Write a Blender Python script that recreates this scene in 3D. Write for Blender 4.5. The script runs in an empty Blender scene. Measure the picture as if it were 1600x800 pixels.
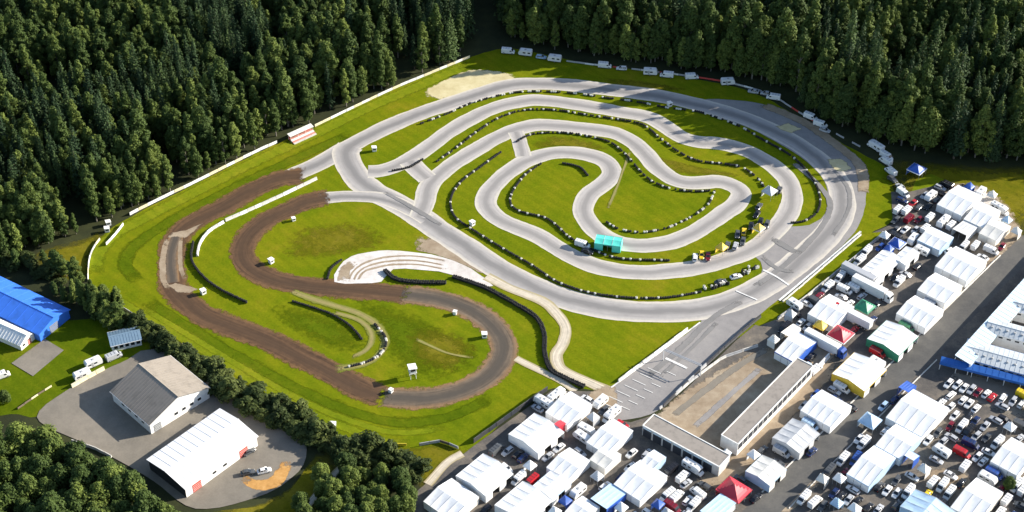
import bpy, bmesh, math, random
from mathutils import Vector, Matrix
random.seed(11)
R = math.radians
scene = bpy.context.scene
C = scene.collection
PI = math.pi

# ------------------------------------------------------------------ camera
CAM_H, PITCH, HFOV = 350.0, R(40), R(36)
CAM_Y = -CAM_H / math.tan(PITCH)
cam_d = bpy.data.cameras.new('camera'); cam = bpy.data.objects.new('camera', cam_d); C.objects.link(cam)
cam.location = (0, CAM_Y, CAM_H); cam.rotation_euler = (PI/2 - PITCH, 0, 0)
cam_d.angle = HFOV; cam_d.clip_start = 1; cam_d.clip_end = 6000
scene.camera = cam

# ------------------------------------------------------------------ sky and sun
SUN_AZ, SUN_EL = R(15), R(23.5)
w = bpy.data.worlds.new('World'); scene.world = w; w.use_nodes = True
nt = w.node_tree; bg = nt.nodes['Background']
sky = nt.nodes.new('ShaderNodeTexSky'); sky.sky_type = 'NISHITA'; sky.sun_disc = False
sky.sun_elevation = SUN_EL; sky.sun_rotation = PI/2 - SUN_AZ; sky.altitude = 300
nt.links.new(sky.outputs[0], bg.inputs[0]); bg.inputs[1].default_value = 0.1
sd = bpy.data.lights.new('sun', 'SUN'); sd.energy = 4.8; sd.angle = R(0.5); sd.color = (1.0, 0.93, 0.82)
so = bpy.data.objects.new('sun', sd); C.objects.link(so)
sv = Vector((math.cos(SUN_EL)*math.cos(SUN_AZ), math.cos(SUN_EL)*math.sin(SUN_AZ), math.sin(SUN_EL)))
so.rotation_euler = sv.to_track_quat('Z', 'Y').to_euler(); so.location = sv*900
vs = scene.view_settings
vs.view_transform = 'Standard'; vs.look = 'None'; vs.gamma = 1; vs.use_curve_mapping = False; vs.exposure = 1.14

# ------------------------------------------------------------------ survey: picture point -> point on the level ground (or at height h)
F = 800/math.tan(HFOV/2); SP, CP = math.sin(PITCH), math.cos(PITCH)
def at(px, py, h=0.0):
    dx, dy = (px-800)/F, (400-py)/F
    t = (CAM_H-h)/(SP - dy*CP)
    return Vector((dx*t, CAM_Y + (CP+dy*SP)*t, h))
def pix(p):
    d = Vector(p) - Vector((0, CAM_Y, CAM_H))
    z = d.y*CP - d.z*SP; u = d.y*SP + d.z*CP
    return 800 + F*d.x/z, 400 - F*u/z
def ats(pts): return [at(*p) for p in pts]

# ------------------------------------------------------------------ materials
def mk(name):
    m = bpy.data.materials.new(name); m.use_nodes = True
    return m, m.node_tree, m.node_tree.nodes['Principled BSDF']
def N(nt, typ, **kw):
    n = nt.nodes.new(typ)
    for k, v in kw.items(): setattr(n, k, v)
    return n
def ramp(nt, fac, stops):
    r = N(nt, 'ShaderNodeValToRGB'); e = r.color_ramp.elements
    while len(e) < len(stops): e.new(0.5)
    for el, (p, c) in zip(e, stops): el.position = p; el.color = (*c, 1)
    nt.links.new(fac, r.inputs[0]); return r.outputs[0]
def noise(nt, vec, scale, detail=4, rough=0.6, dist=0):
    n = N(nt, 'ShaderNodeTexNoise'); n.inputs['Scale'].default_value = scale
    n.inputs['Detail'].default_value = detail; n.inputs['Roughness'].default_value = rough
    n.inputs['Distortion'].default_value = dist
    nt.links.new(vec, n.inputs['Vector']); return n.outputs['Fac']
def mixc(nt, fac, a, b, mode='MIX'):
    m = N(nt, 'ShaderNodeMix', data_type='RGBA', blend_type=mode)
    for sock, v in ((m.inputs[0], fac), (m.inputs[6], a), (m.inputs[7], b)):
        if hasattr(v, 'is_output'): nt.links.new(v, sock)
        elif isinstance(v, (int, float)): sock.default_value = v
        else: sock.default_value = (*v, 1)
    return m.outputs[2]
def bump(nt, bsdf, h, strength, dist):
    b = N(nt, 'ShaderNodeBump'); b.inputs['Strength'].default_value = strength; b.inputs['Distance'].default_value = dist
    nt.links.new(h, b.inputs['Height']); nt.links.new(b.outputs[0], bsdf.inputs['Normal'])
def wpos(nt):
    return N(nt, 'ShaderNodeNewGeometry').outputs['Position']
MATS = {}
def paint(name, col, rough=0.5, var=0.12, scale=0.8, metal=0.0, obj=True):
    """painted / coated surface with slight soiling"""
    if name in MATS: return MATS[name]
    m, nt, b = mk(name)
    vec = N(nt, 'ShaderNodeTexCoord').outputs['Object']
    f = noise(nt, vec, scale, 5, 0.65)
    d = tuple(c*(1-var*2.2) for c in col); l = tuple(min(1, c*(1+var*0.5)) for c in col)
    c = ramp(nt, f, [(0.25, d), (0.5, col), (0.8, l)])
    nt.links.new(c, b.inputs['Base Color'])
    b.inputs['Roughness'].default_value = rough; b.inputs['Metallic'].default_value = metal
    MATS[name] = m; return m
def ground_mat(name, stops, scales=(0.03, 0.25, 2.0), rough=0.9, bstr=0.4, bdist=0.15, weights=(0.5, 0.3, 0.2)):
    m, nt, b = mk(name); p = wpos(nt)
    acc = None
    for s, wt in zip(scales, weights):
        n = noise(nt, p, s, 4, 0.6)
        k = N(nt, 'ShaderNodeMath', operation='MULTIPLY'); nt.links.new(n, k.inputs[0]); k.inputs[1].default_value = wt
        if acc is None: acc = k.outputs[0]
        else:
            a = N(nt, 'ShaderNodeMath', operation='ADD'); nt.links.new(acc, a.inputs[0]); nt.links.new(k.outputs[0], a.inputs[1]); acc = a.outputs[0]
    c = ramp(nt, acc, stops)
    if 'lawn' in name:
        wv = N(nt, 'ShaderNodeTexWave', wave_type='BANDS', bands_direction='DIAGONAL'); nt.links.new(p, wv.inputs['Vector'])
        wv.inputs['Scale'].default_value = 0.11; wv.inputs['Distortion'].default_value = 2.5; wv.inputs['Detail'].default_value = 2; wv.inputs['Detail Scale'].default_value = 0.3
        c = mixc(nt, 1.0, c, ramp(nt, wv.outputs['Fac'], [(0.35, (0.95, 0.96, 0.96)), (0.65, (1.04, 1.03, 1.0))]), 'MULTIPLY')
        fine = noise(nt, p, 1.1, 6, 0.8)
        c = mixc(nt, 1.0, c, ramp(nt, fine, [(0.3, (0.72, 0.76, 0.7)), (0.55, (1.0, 1.0, 1.0)), (0.75, (1.25, 1.2, 1.2))]), 'MULTIPLY')
    nt.links.new(c, b.inputs['Base Color'])
    b.inputs['Roughness'].default_value = rough; b.inputs['Specular IOR Level'].default_value = 0.0 if 'lawn' in name else 0.15
    bump(nt, b, acc, bstr, bdist); MATS[name] = m; return m
# forest floor / rough grass / lawns
ground_mat('forest_floor', [(0.3, (0.012, 0.016, 0.008)), (0.5, (0.03, 0.035, 0.014)), (0.7, (0.055, 0.06, 0.02))])
ground_mat('lawn', [(0.32, (0.07992, 0.1215, 0.004435)), (0.45, (0.1249, 0.1604, 0.005544)), (0.55, (0.1648, 0.1798, 0.007207)), (0.66, (0.2198, 0.1896, 0.01386))], scales=(0.028, 0.16, 1.6))
ground_mat('lawn_light', [(0.34, (0.1099, 0.1555, 0.006653)), (0.5, (0.1698, 0.204, 0.009979)), (0.66, (0.2398, 0.2333, 0.01663))], scales=(0.03, 0.2, 1.6))
ground_mat('lawn_dark', [(0.34, (0.05994, 0.0972, 0.003881)), (0.5, (0.08991, 0.1263, 0.00499)), (0.66, (0.1398, 0.1506, 0.008316))], scales=(0.03, 0.2, 1.6))
ground_mat('lawn_dry', [(0.34, (0.1001, 0.11, 0.006389)), (0.5, (0.1501, 0.1366, 0.01065)), (0.66, (0.2168, 0.1761, 0.02396))], scales=(0.06, 0.3, 1.6))
ground_mat('gravel_tan', [(0.32, (0.204, 0.1476, 0.0936)), (0.5, (0.306, 0.2378, 0.1638)), (0.68, (0.425, 0.3526, 0.2574))], scales=(0.05, 0.4, 3))
ground_mat('gravel_pale', [(0.32, (0.42, 0.37, 0.33)), (0.5, (0.60, 0.56, 0.52)), (0.68, (0.74, 0.72, 0.70))], scales=(0.08, 0.5, 3))
ground_mat('sand', [(0.32, (0.425, 0.3486, 0.18)), (0.5, (0.544, 0.4731, 0.27)), (0.68, (0.629, 0.5644, 0.36))], scales=(0.08, 0.5, 3))
ground_mat('sand_orange', [(0.32, (0.36, 0.18, 0.05)), (0.5, (0.52, 0.28, 0.09)), (0.68, (0.62, 0.38, 0.15))], scales=(0.15, 0.6, 3))
ground_mat('paddock_asphalt', [(0.32, (0.05443, 0.05197, 0.05005)), (0.46, (0.1028, 0.09376, 0.08509)), (0.56, (0.1693, 0.1468, 0.1201)), (0.68, (0.2903, 0.2373, 0.1702))], scales=(0.045, 0.25, 1.8))
ground_mat('road_asphalt', [(0.32, (0.066, 0.066, 0.066)), (0.5, (0.1056, 0.1023, 0.0957)), (0.68, (0.1518, 0.1419, 0.1254))], scales=(0.05, 0.3, 1.8))
ground_mat('yard_asphalt', [(0.32, (0.1466, 0.1313, 0.11)), (0.5, (0.2053, 0.1828, 0.1496)), (0.68, (0.2737, 0.2392, 0.1936))], scales=(0.04, 0.3, 2))
def track_mat(name, base, edge, groove, edge_w=0.16, grain=1.0, groove_amt=0.5):
    """worn track surface; 'across' 0..1 over the width drives dusty edges and the rubbered line"""
    m, nt, b = mk(name)
    p = wpos(nt)
    uv = N(nt, 'ShaderNodeUVMap'); sx = N(nt, 'ShaderNodeSeparateXYZ'); nt.links.new(uv.outputs[0], sx.inputs[0])
    n1 = noise(nt, p, 0.05, 4); n2 = noise(nt, p, 0.5, 4, 0.7)
    # wandering line
    off = N(nt, 'ShaderNodeMath', operation='MULTIPLY_ADD'); nt.links.new(n1, off.inputs[0]); off.inputs[1].default_value = 0.5; off.inputs[2].default_value = -0.25
    uu = N(nt, 'ShaderNodeMath', operation='ADD'); nt.links.new(sx.outputs[0], uu.inputs[0]); nt.links.new(off.outputs[0], uu.inputs[1])
    g = ramp(nt, uu.outputs[0], [(0.22, (0, 0, 0)), (0.42, (1, 1, 1)), (0.55, (1, 1, 1)), (0.78, (0, 0, 0))])
    gm = N(nt, 'ShaderNodeMath', operation='MULTIPLY'); nt.links.new(g, gm.inputs[0]); gm.inputs[1].default_value = groove_amt
    e = N(nt, 'ShaderNodeMath', operation='SUBTRACT'); nt.links.new(sx.outputs[0], e.inputs[0]); e.inputs[1].default_value = 0.5
    ea = N(nt, 'ShaderNodeMath', operation='ABSOLUTE'); nt.links.new(e.outputs[0], ea.inputs[0])
    en = N(nt, 'ShaderNodeMath', operation='MULTIPLY_ADD'); nt.links.new(n2, en.inputs[0]); en.inputs[1].default_value = 0.16*grain; nt.links.new(ea.outputs[0], en.inputs[2])
    ef = ramp(nt, en.outputs[0], [(0.5-edge_w+0.08, (0, 0, 0)), (0.5+0.06, (1, 1, 1))])
    mp = N(nt, 'ShaderNodeMapping'); nt.links.new(uv.outputs[0], mp.inputs[0]); mp.inputs['Scale'].default_value = (11, 0.045, 1)
    st = noise(nt, mp.outputs[0], 1.0, 5, 0.65, 0.4)
    n2b = N(nt, 'ShaderNodeMath', operation='MULTIPLY_ADD'); nt.links.new(st, n2b.inputs[0]); n2b.inputs[1].default_value = 0.75; n2c = N(nt, 'ShaderNodeMath', operation='MULTIPLY'); nt.links.new(n2, n2c.inputs[0]); n2c.inputs[1].default_value = 0.3
    nt.links.new(n2c.outputs[0], n2b.inputs[2]); n2 = n2b.outputs[0]
    mott = ramp(nt, n2, [(0.34, tuple(c*(0.80 if grain <= 1 else 0.42) for c in base)), (0.52, base), (0.72, tuple(c*(1.14 if grain <= 1 else 1.75) for c in base))])
    c = mixc(nt, gm.outputs[0], mott, groove)
    c = mixc(nt, ef, c, edge)
    nt.links.new(c, b.inputs['Base Color']); b.inputs['Roughness'].default_value = 0.85
    b.inputs['Specular IOR Level'].default_value = 0.3
    bump(nt, b, n2, 0.25*grain, 0.05*grain); MATS[name] = m; return m
track_mat('kart_asphalt', (0.40, 0.372, 0.348), (0.56, 0.52, 0.43), (0.225, 0.213, 0.203), groove_amt=0.8)
track_mat('race_asphalt', (0.36, 0.338, 0.32), (0.56, 0.51, 0.43), (0.18, 0.173, 0.168), 0.16, groove_amt=0.85)
track_mat('dirt', (0.09374, 0.05082, 0.0251), (0.1688, 0.09196, 0.03519), (0.0625, 0.0363, 0.0202), 0.14, 1.4, 0.7)
track_mat('worn_asphalt_dirt', (0.1292, 0.09604, 0.06665), (0.2448, 0.1427, 0.06463), (0.068, 0.05762, 0.04645), 0.2, 1.3, 0.9)
track_mat('tan_path', (0.48, 0.42, 0.32), (0.36, 0.30, 0.16), (0.55, 0.48, 0.38), 0.2, 1.3)
track_mat('faint_path', (0.22, 0.20, 0.06), (0.15, 0.165, 0.015), (0.28, 0.22, 0.09), 0.3, 1.6)
ground_mat('main_asphalt', [(0.32, (0.1889, 0.1787, 0.174)), (0.5, (0.2576, 0.2431, 0.2349)), (0.68, (0.3263, 0.3049, 0.2828))], scales=(0.045, 0.35, 2), bstr=0.2, bdist=0.05)
def leaf_mat(name, dark, mid, light):
    m, nt, b = mk(name)
    oi = N(nt, 'ShaderNodeObjectInfo'); ge = N(nt, 'ShaderNodeNewGeometry')
    a = N(nt, 'ShaderNodeMath', operation='MULTIPLY_ADD'); nt.links.new(ge.outputs['Random Per Island'], a.inputs[0]); a.inputs[1].default_value = 0.3
    k = N(nt, 'ShaderNodeMath', operation='MULTIPLY'); nt.links.new(oi.outputs['Random'], k.inputs[0]); k.inputs[1].default_value = 0.7
    nt.links.new(k.outputs[0], a.inputs[2])
    c = ramp(nt, a.outputs[0], [(0.0, dark), (0.55, mid), (0.82, light), (1.0, tuple(c*1.45 for c in light))])
    nt.links.new(c, b.inputs['Base Color']); b.inputs['Roughness'].default_value = 0.65; b.inputs['Specular IOR Level'].default_value = 0.12
    tr = N(nt, 'ShaderNodeBsdfTranslucent'); nt.links.new(c, tr.inputs['Color'])
    mx = N(nt, 'ShaderNodeMixShader'); mx.inputs[0].default_value = 0.22
    nt.links.new(b.outputs[0], mx.inputs[1]); nt.links.new(tr.outputs[0], mx.inputs[2])
    nt.links.new(mx.outputs[0], nt.nodes['Material Output'].inputs['Surface']); MATS[name] = m; return m
leaf_mat('spruce_needles', (0.02033, 0.04032, 0.019), (0.03881, 0.06854, 0.02612), (0.0693, 0.1058, 0.03325))
leaf_mat('birch_leaves', (0.03696, 0.0625, 0.01781), (0.07392, 0.1109, 0.02612), (0.1294, 0.1663, 0.03562))
leaf_mat('shrub_leaves', (0.0315, 0.04586, 0.01575), (0.05775, 0.07862, 0.0225), (0.0945, 0.1147, 0.0315))
paint('bark_spruce', (0.11, 0.08, 0.06), 0.9, 0.25, 3); paint('bark_birch', (0.17, 0.15, 0.12), 0.8, 0.3, 3)
paint('bark_dark', (0.08, 0.06, 0.045), 0.9, 0.25, 3)
M = MATS
WHITE = paint('white_pvc', (0.85, 0.85, 0.84), 0.45, 0.06, 0.35)
WPAINT = paint('white_paint', (0.78, 0.77, 0.74), 0.5, 0.1, 0.5)
CREAM = paint('cream_pvc', (0.76, 0.73, 0.66), 0.5, 0.08, 0.35)
ALU = paint('aluminium', (0.55, 0.56, 0.57), 0.35, 0.08, 2, 0.6)
STEEL = paint('dark_steel', (0.09, 0.09, 0.095), 0.5, 0.1, 2, 0.5)
RUB = paint('rubber', (0.014, 0.014, 0.015), 0.85, 0.3, 2)
TYREW = paint('white_tyre_paint', (0.62, 0.60, 0.54), 0.7, 0.3, 1.5)
GLASS = paint('vehicle_glass', (0.02, 0.024, 0.03), 0.08, 0.1, 1)
LAMP = paint('lamp_glass', (0.75, 0.75, 0.72), 0.15, 0.05, 4); TAIL = paint('tail_glass', (0.35, 0.015, 0.015), 0.2, 0.05, 4)
CONC = paint('concrete', (0.55, 0.53, 0.49), 0.85, 0.18, 0.8)
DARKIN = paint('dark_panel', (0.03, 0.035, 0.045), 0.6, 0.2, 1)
WOODD = paint('fence_timber', (0.16, 0.12, 0.085), 0.85, 0.25, 2)

# ------------------------------------------------------------------ mesh helpers
class MB:
    def __init__(s): s.v = []; s.f = []; s.mi = []
    def add(s, vs, fs, mi=0):
        o = len(s.v); s.v += [tuple(v) for v in vs]
        for f in fs: s.f.append(tuple(i+o for i in f)); s.mi.append(mi)
    def box(s, x0, x1, y0, y1, z0, z1, mi=0):
        s.add([(x0,y0,z0),(x1,y0,z0),(x1,y1,z0),(x0,y1,z0),(x0,y0,z1),(x1,y0,z1),(x1,y1,z1),(x0,y1,z1)],
              [(0,3,2,1),(4,5,6,7),(0,1,5,4),(1,2,6,5),(2,3,7,6),(3,0,4,7)], mi)
    def bbox(s, x0, x1, y0, y1, z0, z1, b=0.05, mi=0):
        """box with bevelled vertical and top edges"""
        def ring(i, z): return [(x0+i+b,y0+i,z),(x1-i-b,y0+i,z),(x1-i,y0+i+b,z),(x1-i,y1-i-b,z),(x1-i-b,y1-i,z),(x0+i+b,y1-i,z),(x0+i,y1-i-b,z),(x0+i,y0+i+b,z)]
        rs = [ring(0, z0), ring(0, z1-b), ring(b, z1)]
        s.loft(rs, mi)
    def loft(s, rings, mi=0, cap=True):
        n = len(rings[0]); o = []
        vs = [p for r in rings for p in r]; fs = []
        for k in range(len(rings)-1):
            for i in range(n):
                j = (i+1) % n
                fs.append((k*n+i, k*n+j, (k+1)*n+j, (k+1)*n+i))
        if cap:
            fs.append(tuple(reversed(range(n)))); fs.append(tuple((len(rings)-1)*n+i for i in range(n)))
        s.add(vs, fs, mi)
    def tube(s, a, b, ra, rb=None, n=8, mi=0, cap=True):
        a = Vector(a); b = Vector(b); rb = ra if rb is None else rb
        d = (b-a).normalized(); t = d.orthogonal().normalized(); u = d.cross(t)
        rs = []
        for c, r in ((a, ra), (b, rb)):
            rs.append([c + (t*math.cos(2*PI*i/n) + u*math.sin(2*PI*i/n))*r for i in range(n)])
        s.loft(rs, mi, cap)
    def prism(s, prof, a, b, axis='y', mi=0):
        """profile (p,q) extruded from a to b along axis"""
        if axis == 'y': f = lambda p, q, t: (p, t, q)
        elif axis == 'x': f = lambda p, q, t: (t, p, q)
        else: f = lambda p, q, t: (p, q, t)
        s.loft([[f(p, q, a) for p, q in prof], [f(p, q, b) for p, q in prof]], mi)
    def mesh(s, name, mats, smooth=False):
        me = bpy.data.meshes.new(name); me.from_pydata(s.v, [], s.f)
        for m in (mats if isinstance(mats, (list, tuple)) else [mats]): me.materials.append(m)
        me.polygons.foreach_set('material_index', s.mi)
        bm = bmesh.new(); bm.from_mesh(me); bmesh.ops.recalc_face_normals(bm, faces=bm.faces); bm.to_mesh(me); bm.free()
        if smooth: me.polygons.foreach_set('use_smooth', [True]*len(me.polygons))
        return me
def link(name, me, parent=None, loc=None, rz=None):
    o = bpy.data.objects.new(name, me); C.objects.link(o)
    if parent: o.parent = parent
    if loc is not None: o.location = loc
    if rz is not None: o.rotation_euler = (0, 0, rz)
    return o
def tag(o, label=None, cat=None, group=None, kind=None):
    for k, v in (('label', label), ('category', cat), ('group', group), ('kind', kind)):
        if v: o[k] = v
    return o
def thing(name, label, cat, loc, rz=0, group=None):
    return tag(link(name, None, None, loc, rz), label, cat, group)
def spawn(spec, name, label, cat, loc, rz=0, group=None, sc=1.0):
    """spec: list of (part name, mesh, location, rotz, index of parent part or None)"""
    t = thing(name, label, cat, loc, rz, group)
    if sc != 1.0: t.scale = (sc, sc, sc) if isinstance(sc, (int, float)) else sc
    made = []
    for pn, me, l, rz_, pi in spec:
        made.append(link(pn, me, t if pi is None else made[pi], l, rz_))
    return t

def catmull(pts, step=1.5, closed=False):
    n = len(pts); out = []
    rng = range(n if closed else n-1)
    for i in rng:
        if closed: p0, p1, p2, p3 = (pts[(i+k-1) % n] for k in range(4))
        else: p0, p1, p2, p3 = pts[max(i-1, 0)], pts[i], pts[i+1], pts[min(i+2, n-1)]
        L = max(1, int((p2-p1).length/step))
        for k in range(L):
            t = k/L
            out.append(0.5*((2*p1) + (p2-p0)*t + (2*p0-5*p1+4*p2-p3)*t*t + (3*p1-p0-3*p2+p3)*t*t*t))
    if not closed: out.append(pts[-1].copy())
    return out
def resample(pts, step):
    out = [pts[0].copy()]; acc = 0
    for a, b in zip(pts, pts[1:]):
        L = (b-a).length; d = step-acc
        while d <= L and L > 1e-9:
            out.append(a.lerp(b, d/L)); d += step
        acc = L-(d-step)
    return out
def normals2(pts):
    ns = []
    for i in range(len(pts)):
        d = pts[min(i+1, len(pts)-1)] - pts[max(i-1, 0)]; d.z = 0
        d = d.normalized() if d.length > 1e-6 else Vector((1, 0, 0))
        ns.append(Vector((-d.y, d.x, 0)))
    return ns
LAYER = [0]
def nextz():
    LAYER[0] += 1; return 0.02 + 0.002*LAYER[0]
def ribbon(name, pxpts, width, mat, z=None, wob=0.25, closed=False, kind='structure', smooth=True, across=8, soft=False):
    pts = ats(pxpts)
    pts = resample(catmull(pts, 1.0), 1.6) if smooth else resample(pts, 1.6)
    ns = normals2(pts); z = nextz() if z is None else z
    n = len(pts); vs = []; uvs = []
    ph = [random.uniform(0, 6) for _ in range(4)]
    for i, (p, nn) in enumerate(zip(pts, ns)):
        wd = width(i/(n-1)) if callable(width) else width
        for k in range(across+1):
            t = k/across
            j = 0
            if k in (0, across):
                s = 1.6*i + (0 if k == 0 else 57)
                j = wob*(math.sin(s*0.23+ph[0])*0.5+math.sin(s*0.61+ph[1])*0.3+random.uniform(-.3, .3))
            q = p + nn*((t-0.5)*wd + (j if k else -j))
            vs.append((q.x, q.y, z+0.0015*i/n)); uvs.append((t, 1.6*i))
    fs = []
    for i in range(n-1):
        for k in range(across):
            a = i*(across+1)+k
            fs.append((a, a+1, a+across+2, a+across+1))
    me = bpy.data.meshes.new(name); me.from_pydata(vs, [], fs)
    ul = me.uv_layers.new(name='UVMap')
    for l in me.loops: ul.data[l.index].uv = uvs[l.vertex_index]
    me.materials.append((soften(mat) if soft else M[mat]) if isinstance(mat, str) else mat)
    if soft:
        at_ = me.attributes.new('cover', 'FLOAT', 'POINT'); at_.data.foreach_set('value', [min(1, 4*min(u, 1-u), (y/1.6)/4, (n-1-y/1.6)/4) for u, y in uvs])
    bm = bmesh.new(); bm.from_mesh(me)
    for f in bm.faces:
        if f.normal.z < 0: f.normal_flip()
    bm.to_mesh(me); bm.free()
    o = link(name, me); tag(o, kind=kind); return o
def sheet(name, pxpts, mat, z=None, smooth=True, wob=0.3, kind='structure', world=False):
    pts = pxpts if world else ats(pxpts)
    if smooth: pts = catmull(pts, 3.0, True)
    z = nextz() if z is None else z
    me = bpy.data.meshes.new(name); bm = bmesh.new()
    vs = [bm.verts.new((p.x+random.uniform(-wob, wob), p.y+random.uniform(-wob, wob), z)) for p in pts]
    f = bm.faces.new(vs)
    bmesh.ops.triangulate(bm, faces=[f])
    for f in bm.faces:
        if f.normal.z < 0: f.normal_flip()
    bm.to_mesh(me); bm.free(); me.materials.append(M[mat])
    return tag(link(name, me), kind=kind)

def soften(name):
    """a copy of a ground material that thins out raggedly towards the sheet's rim ('cover' 0 at the rim, 1 inside)"""
    if name+'_ragged' in M: return M[name+'_ragged']
    m = M[name].copy(); m.name = name+'_ragged'; nt = m.node_tree
    a = N(nt, 'ShaderNodeAttribute'); a.attribute_name = 'cover'
    n = noise(nt, wpos(nt), 0.45, 5, 0.7)
    s_ = N(nt, 'ShaderNodeMath', operation='MULTIPLY_ADD'); nt.links.new(n, s_.inputs[0]); s_.inputs[1].default_value = 0.9; ha = N(nt, 'ShaderNodeMath', operation='MULTIPLY'); nt.links.new(a.outputs['Fac'], ha.inputs[0]); ha.inputs[1].default_value = 0.45; nt.links.new(ha.outputs[0], s_.inputs[2])
    f = ramp(nt, s_.outputs[0], [(0.45, (0, 0, 0)), (0.85 if 'lawn' in name else 0.62, (1, 1, 1))])
    out = nt.nodes['Material Output']; src = out.inputs['Surface'].links[0].from_socket
    tr = N(nt, 'ShaderNodeBsdfTransparent'); mx = N(nt, 'ShaderNodeMixShader')
    nt.links.new(f, mx.inputs[0]); nt.links.new(tr.outputs[0], mx.inputs[1]); nt.links.new(src, mx.inputs[2]); nt.links.new(mx.outputs[0], out.inputs['Surface'])
    M[name+'_ragged'] = m; return m
def patch(name, pxpts, mat, rim=0.45):
    pts = catmull(ats(pxpts), 3.0, True); c = sum(pts, Vector())/len(pts); z = nextz(); n = len(pts)
    vs = []; cov = []
    for k, (f, cv) in enumerate(((1.08, 0.0), (1-rim*0.5, 0.55), (1-rim, 1.0))):
        for p in pts:
            q = c+(p-c)*f; vs.append((q.x, q.y, z)); cov.append(cv)
    vs.append((c.x, c.y, z)); cov.append(1.0); fs = []
    for k in range(2):
        for i in range(n): j = (i+1) % n; fs.append((k*n+i, k*n+j, (k+1)*n+j, (k+1)*n+i))
    for i in range(n): fs.append((2*n+i, 2*n+(i+1) % n, 3*n))
    me = bpy.data.meshes.new(name); me.from_pydata(vs, [], fs); me.materials.append(soften(mat))
    at_ = me.attributes.new('cover', 'FLOAT', 'POINT'); at_.data.foreach_set('value', cov)
    bm = bmesh.new(); bm.from_mesh(me); bmesh.ops.recalc_face_normals(bm, faces=bm.faces)
    if sum(f.normal.z for f in bm.faces) < 0:
        for f in bm.faces: f.normal_flip()
    bm.to_mesh(me); bm.free()
    return tag(link(name, me), kind='structure')
# ================================================================== THE GROUND
g = MB(); g.add([(-3000, -3000, 0), (3000, -3000, 0), (3000, 3000, 0), (-3000, 3000, 0)], [(0, 1, 2, 3)])
tag(link('ground', g.mesh('ground', M['forest_floor'])), kind='structure')
sheet('circuit_lawn', [(138,436),(140,398),(162,366),(200,341),(300,290),(400,240),(480,203),(560,165),(650,125),(735,90),(800,76),(900,96),(1000,110),(1100,126),(1180,146),(1260,190),(1330,232),(1385,262),(1396,300),(1392,345),(1340,378),(1200,495),(1010,610),(862,607),(745,695),(668,748),(600,712),(540,690),(470,655),(380,602),(300,547),(220,494),(165,462)], 'lawn')
patch('rough_meadow', [(55,400),(90,385),(130,375),(155,362),(165,372),(142,398),(140,432),(110,440),(70,425)], 'lawn_dry')
sheet('side_lawn', [(-60,560),(20,530),(60,505),(120,500),(200,495),(245,520),(235,545),(150,585),(95,620),(60,650),(30,648),(-60,640)], 'lawn_dark')
patch('yard_lawn', [(330,805),(400,790),(455,760),(490,715),(515,705),(530,745),(470,830),(380,860)], 'lawn_dry')
patch('corner_meadow', [(575,700),(640,700),(690,694),(735,706),(700,730),(660,760),(630,735)], 'lawn_dry')
patch('far_clearing', [(70,-6),(130,-10),(190,-8),(200,3),(150,8),(90,6)], 'lawn_light')
patch('forest_verge', [(1390,258),(1450,255),(1530,262),(1640,268),(1640,330),(1590,370),(1560,330),(1500,290),(1440,300),(1395,300)], 'lawn_dry')
sheet('verge_lawn', [(1430,282),(1455,272),(1485,285),(1470,300),(1440,308),(1422,305)], 'lawn_light', smooth=False)
# mown bands on the apron
ribbon('mown_band', [(148,430),(152,398),(176,368),(215,346),(310,297),(410,247),(490,210),(570,171),(655,134),(735,100)], 7, 'lawn_light', soft=True)
ribbon('mown_band', [(148,445),(220,490),(300,537),(380,587),(470,637),(540,668),(600,690),(650,692)], 4.0, 'lawn_light', soft=True)
ribbon('mown_band', [(215,440),(196,415),(205,390),(240,362),(310,322),(400,277),(480,240),(550,208)], 6, 'lawn_dark', wob=0.8, soft=True)
ribbon('mown_band', [(230,470),(300,515),(380,562),(460,605),(540,640),(620,660),(700,652),(770,620)], 5, 'lawn_dark', wob=0.8, soft=True)
ribbon('mown_band', [(220,480),(300,527),(380,575),(460,620),(540,655),(620,676),(700,668)], 3.0, 'lawn_light', wob=0.6, soft=True)
for pts, mt in (([(560,470),(640,490),(700,520),(740,545),(720,580),(650,590),(600,540)], 'lawn_dark'), ([(640,520),(690,515),(745,545),(700,580),(650,560)], 'lawn_dry'),
                ([(430,480),(500,490),(560,520),(570,545),(520,545),(450,510)], 'lawn_dark'), ([(470,360),(560,350),(600,380),(520,400),(450,400)], 'lawn_dry'),
                ([(880,160),(960,168),(1010,178),(1000,186),(900,172)], 'lawn_dry'), ([(850,215),(900,215),(950,232),(930,238),(870,228),(830,232)], 'lawn_dry'),
                ([(1020,245),(1090,260),(1160,275),(1100,275),(1050,268)], 'lawn_dry'), ([(940,122),(1010,128),(1070,140),(1010,142),(950,132)], 'lawn_dry')):
    patch('worn_grass', pts, mt, 0.8)
# sand, gravel
patch('sand_patch', [(667,143),(686,154),(734,142),(803,122),(775,113),(734,111),(694,127)], 'sand', 0.12)
patch('gravel_shoulder', [(655,372),(690,378),(735,405),(760,430),(720,412),(680,398),(655,392)], 'gravel_tan')
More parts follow.
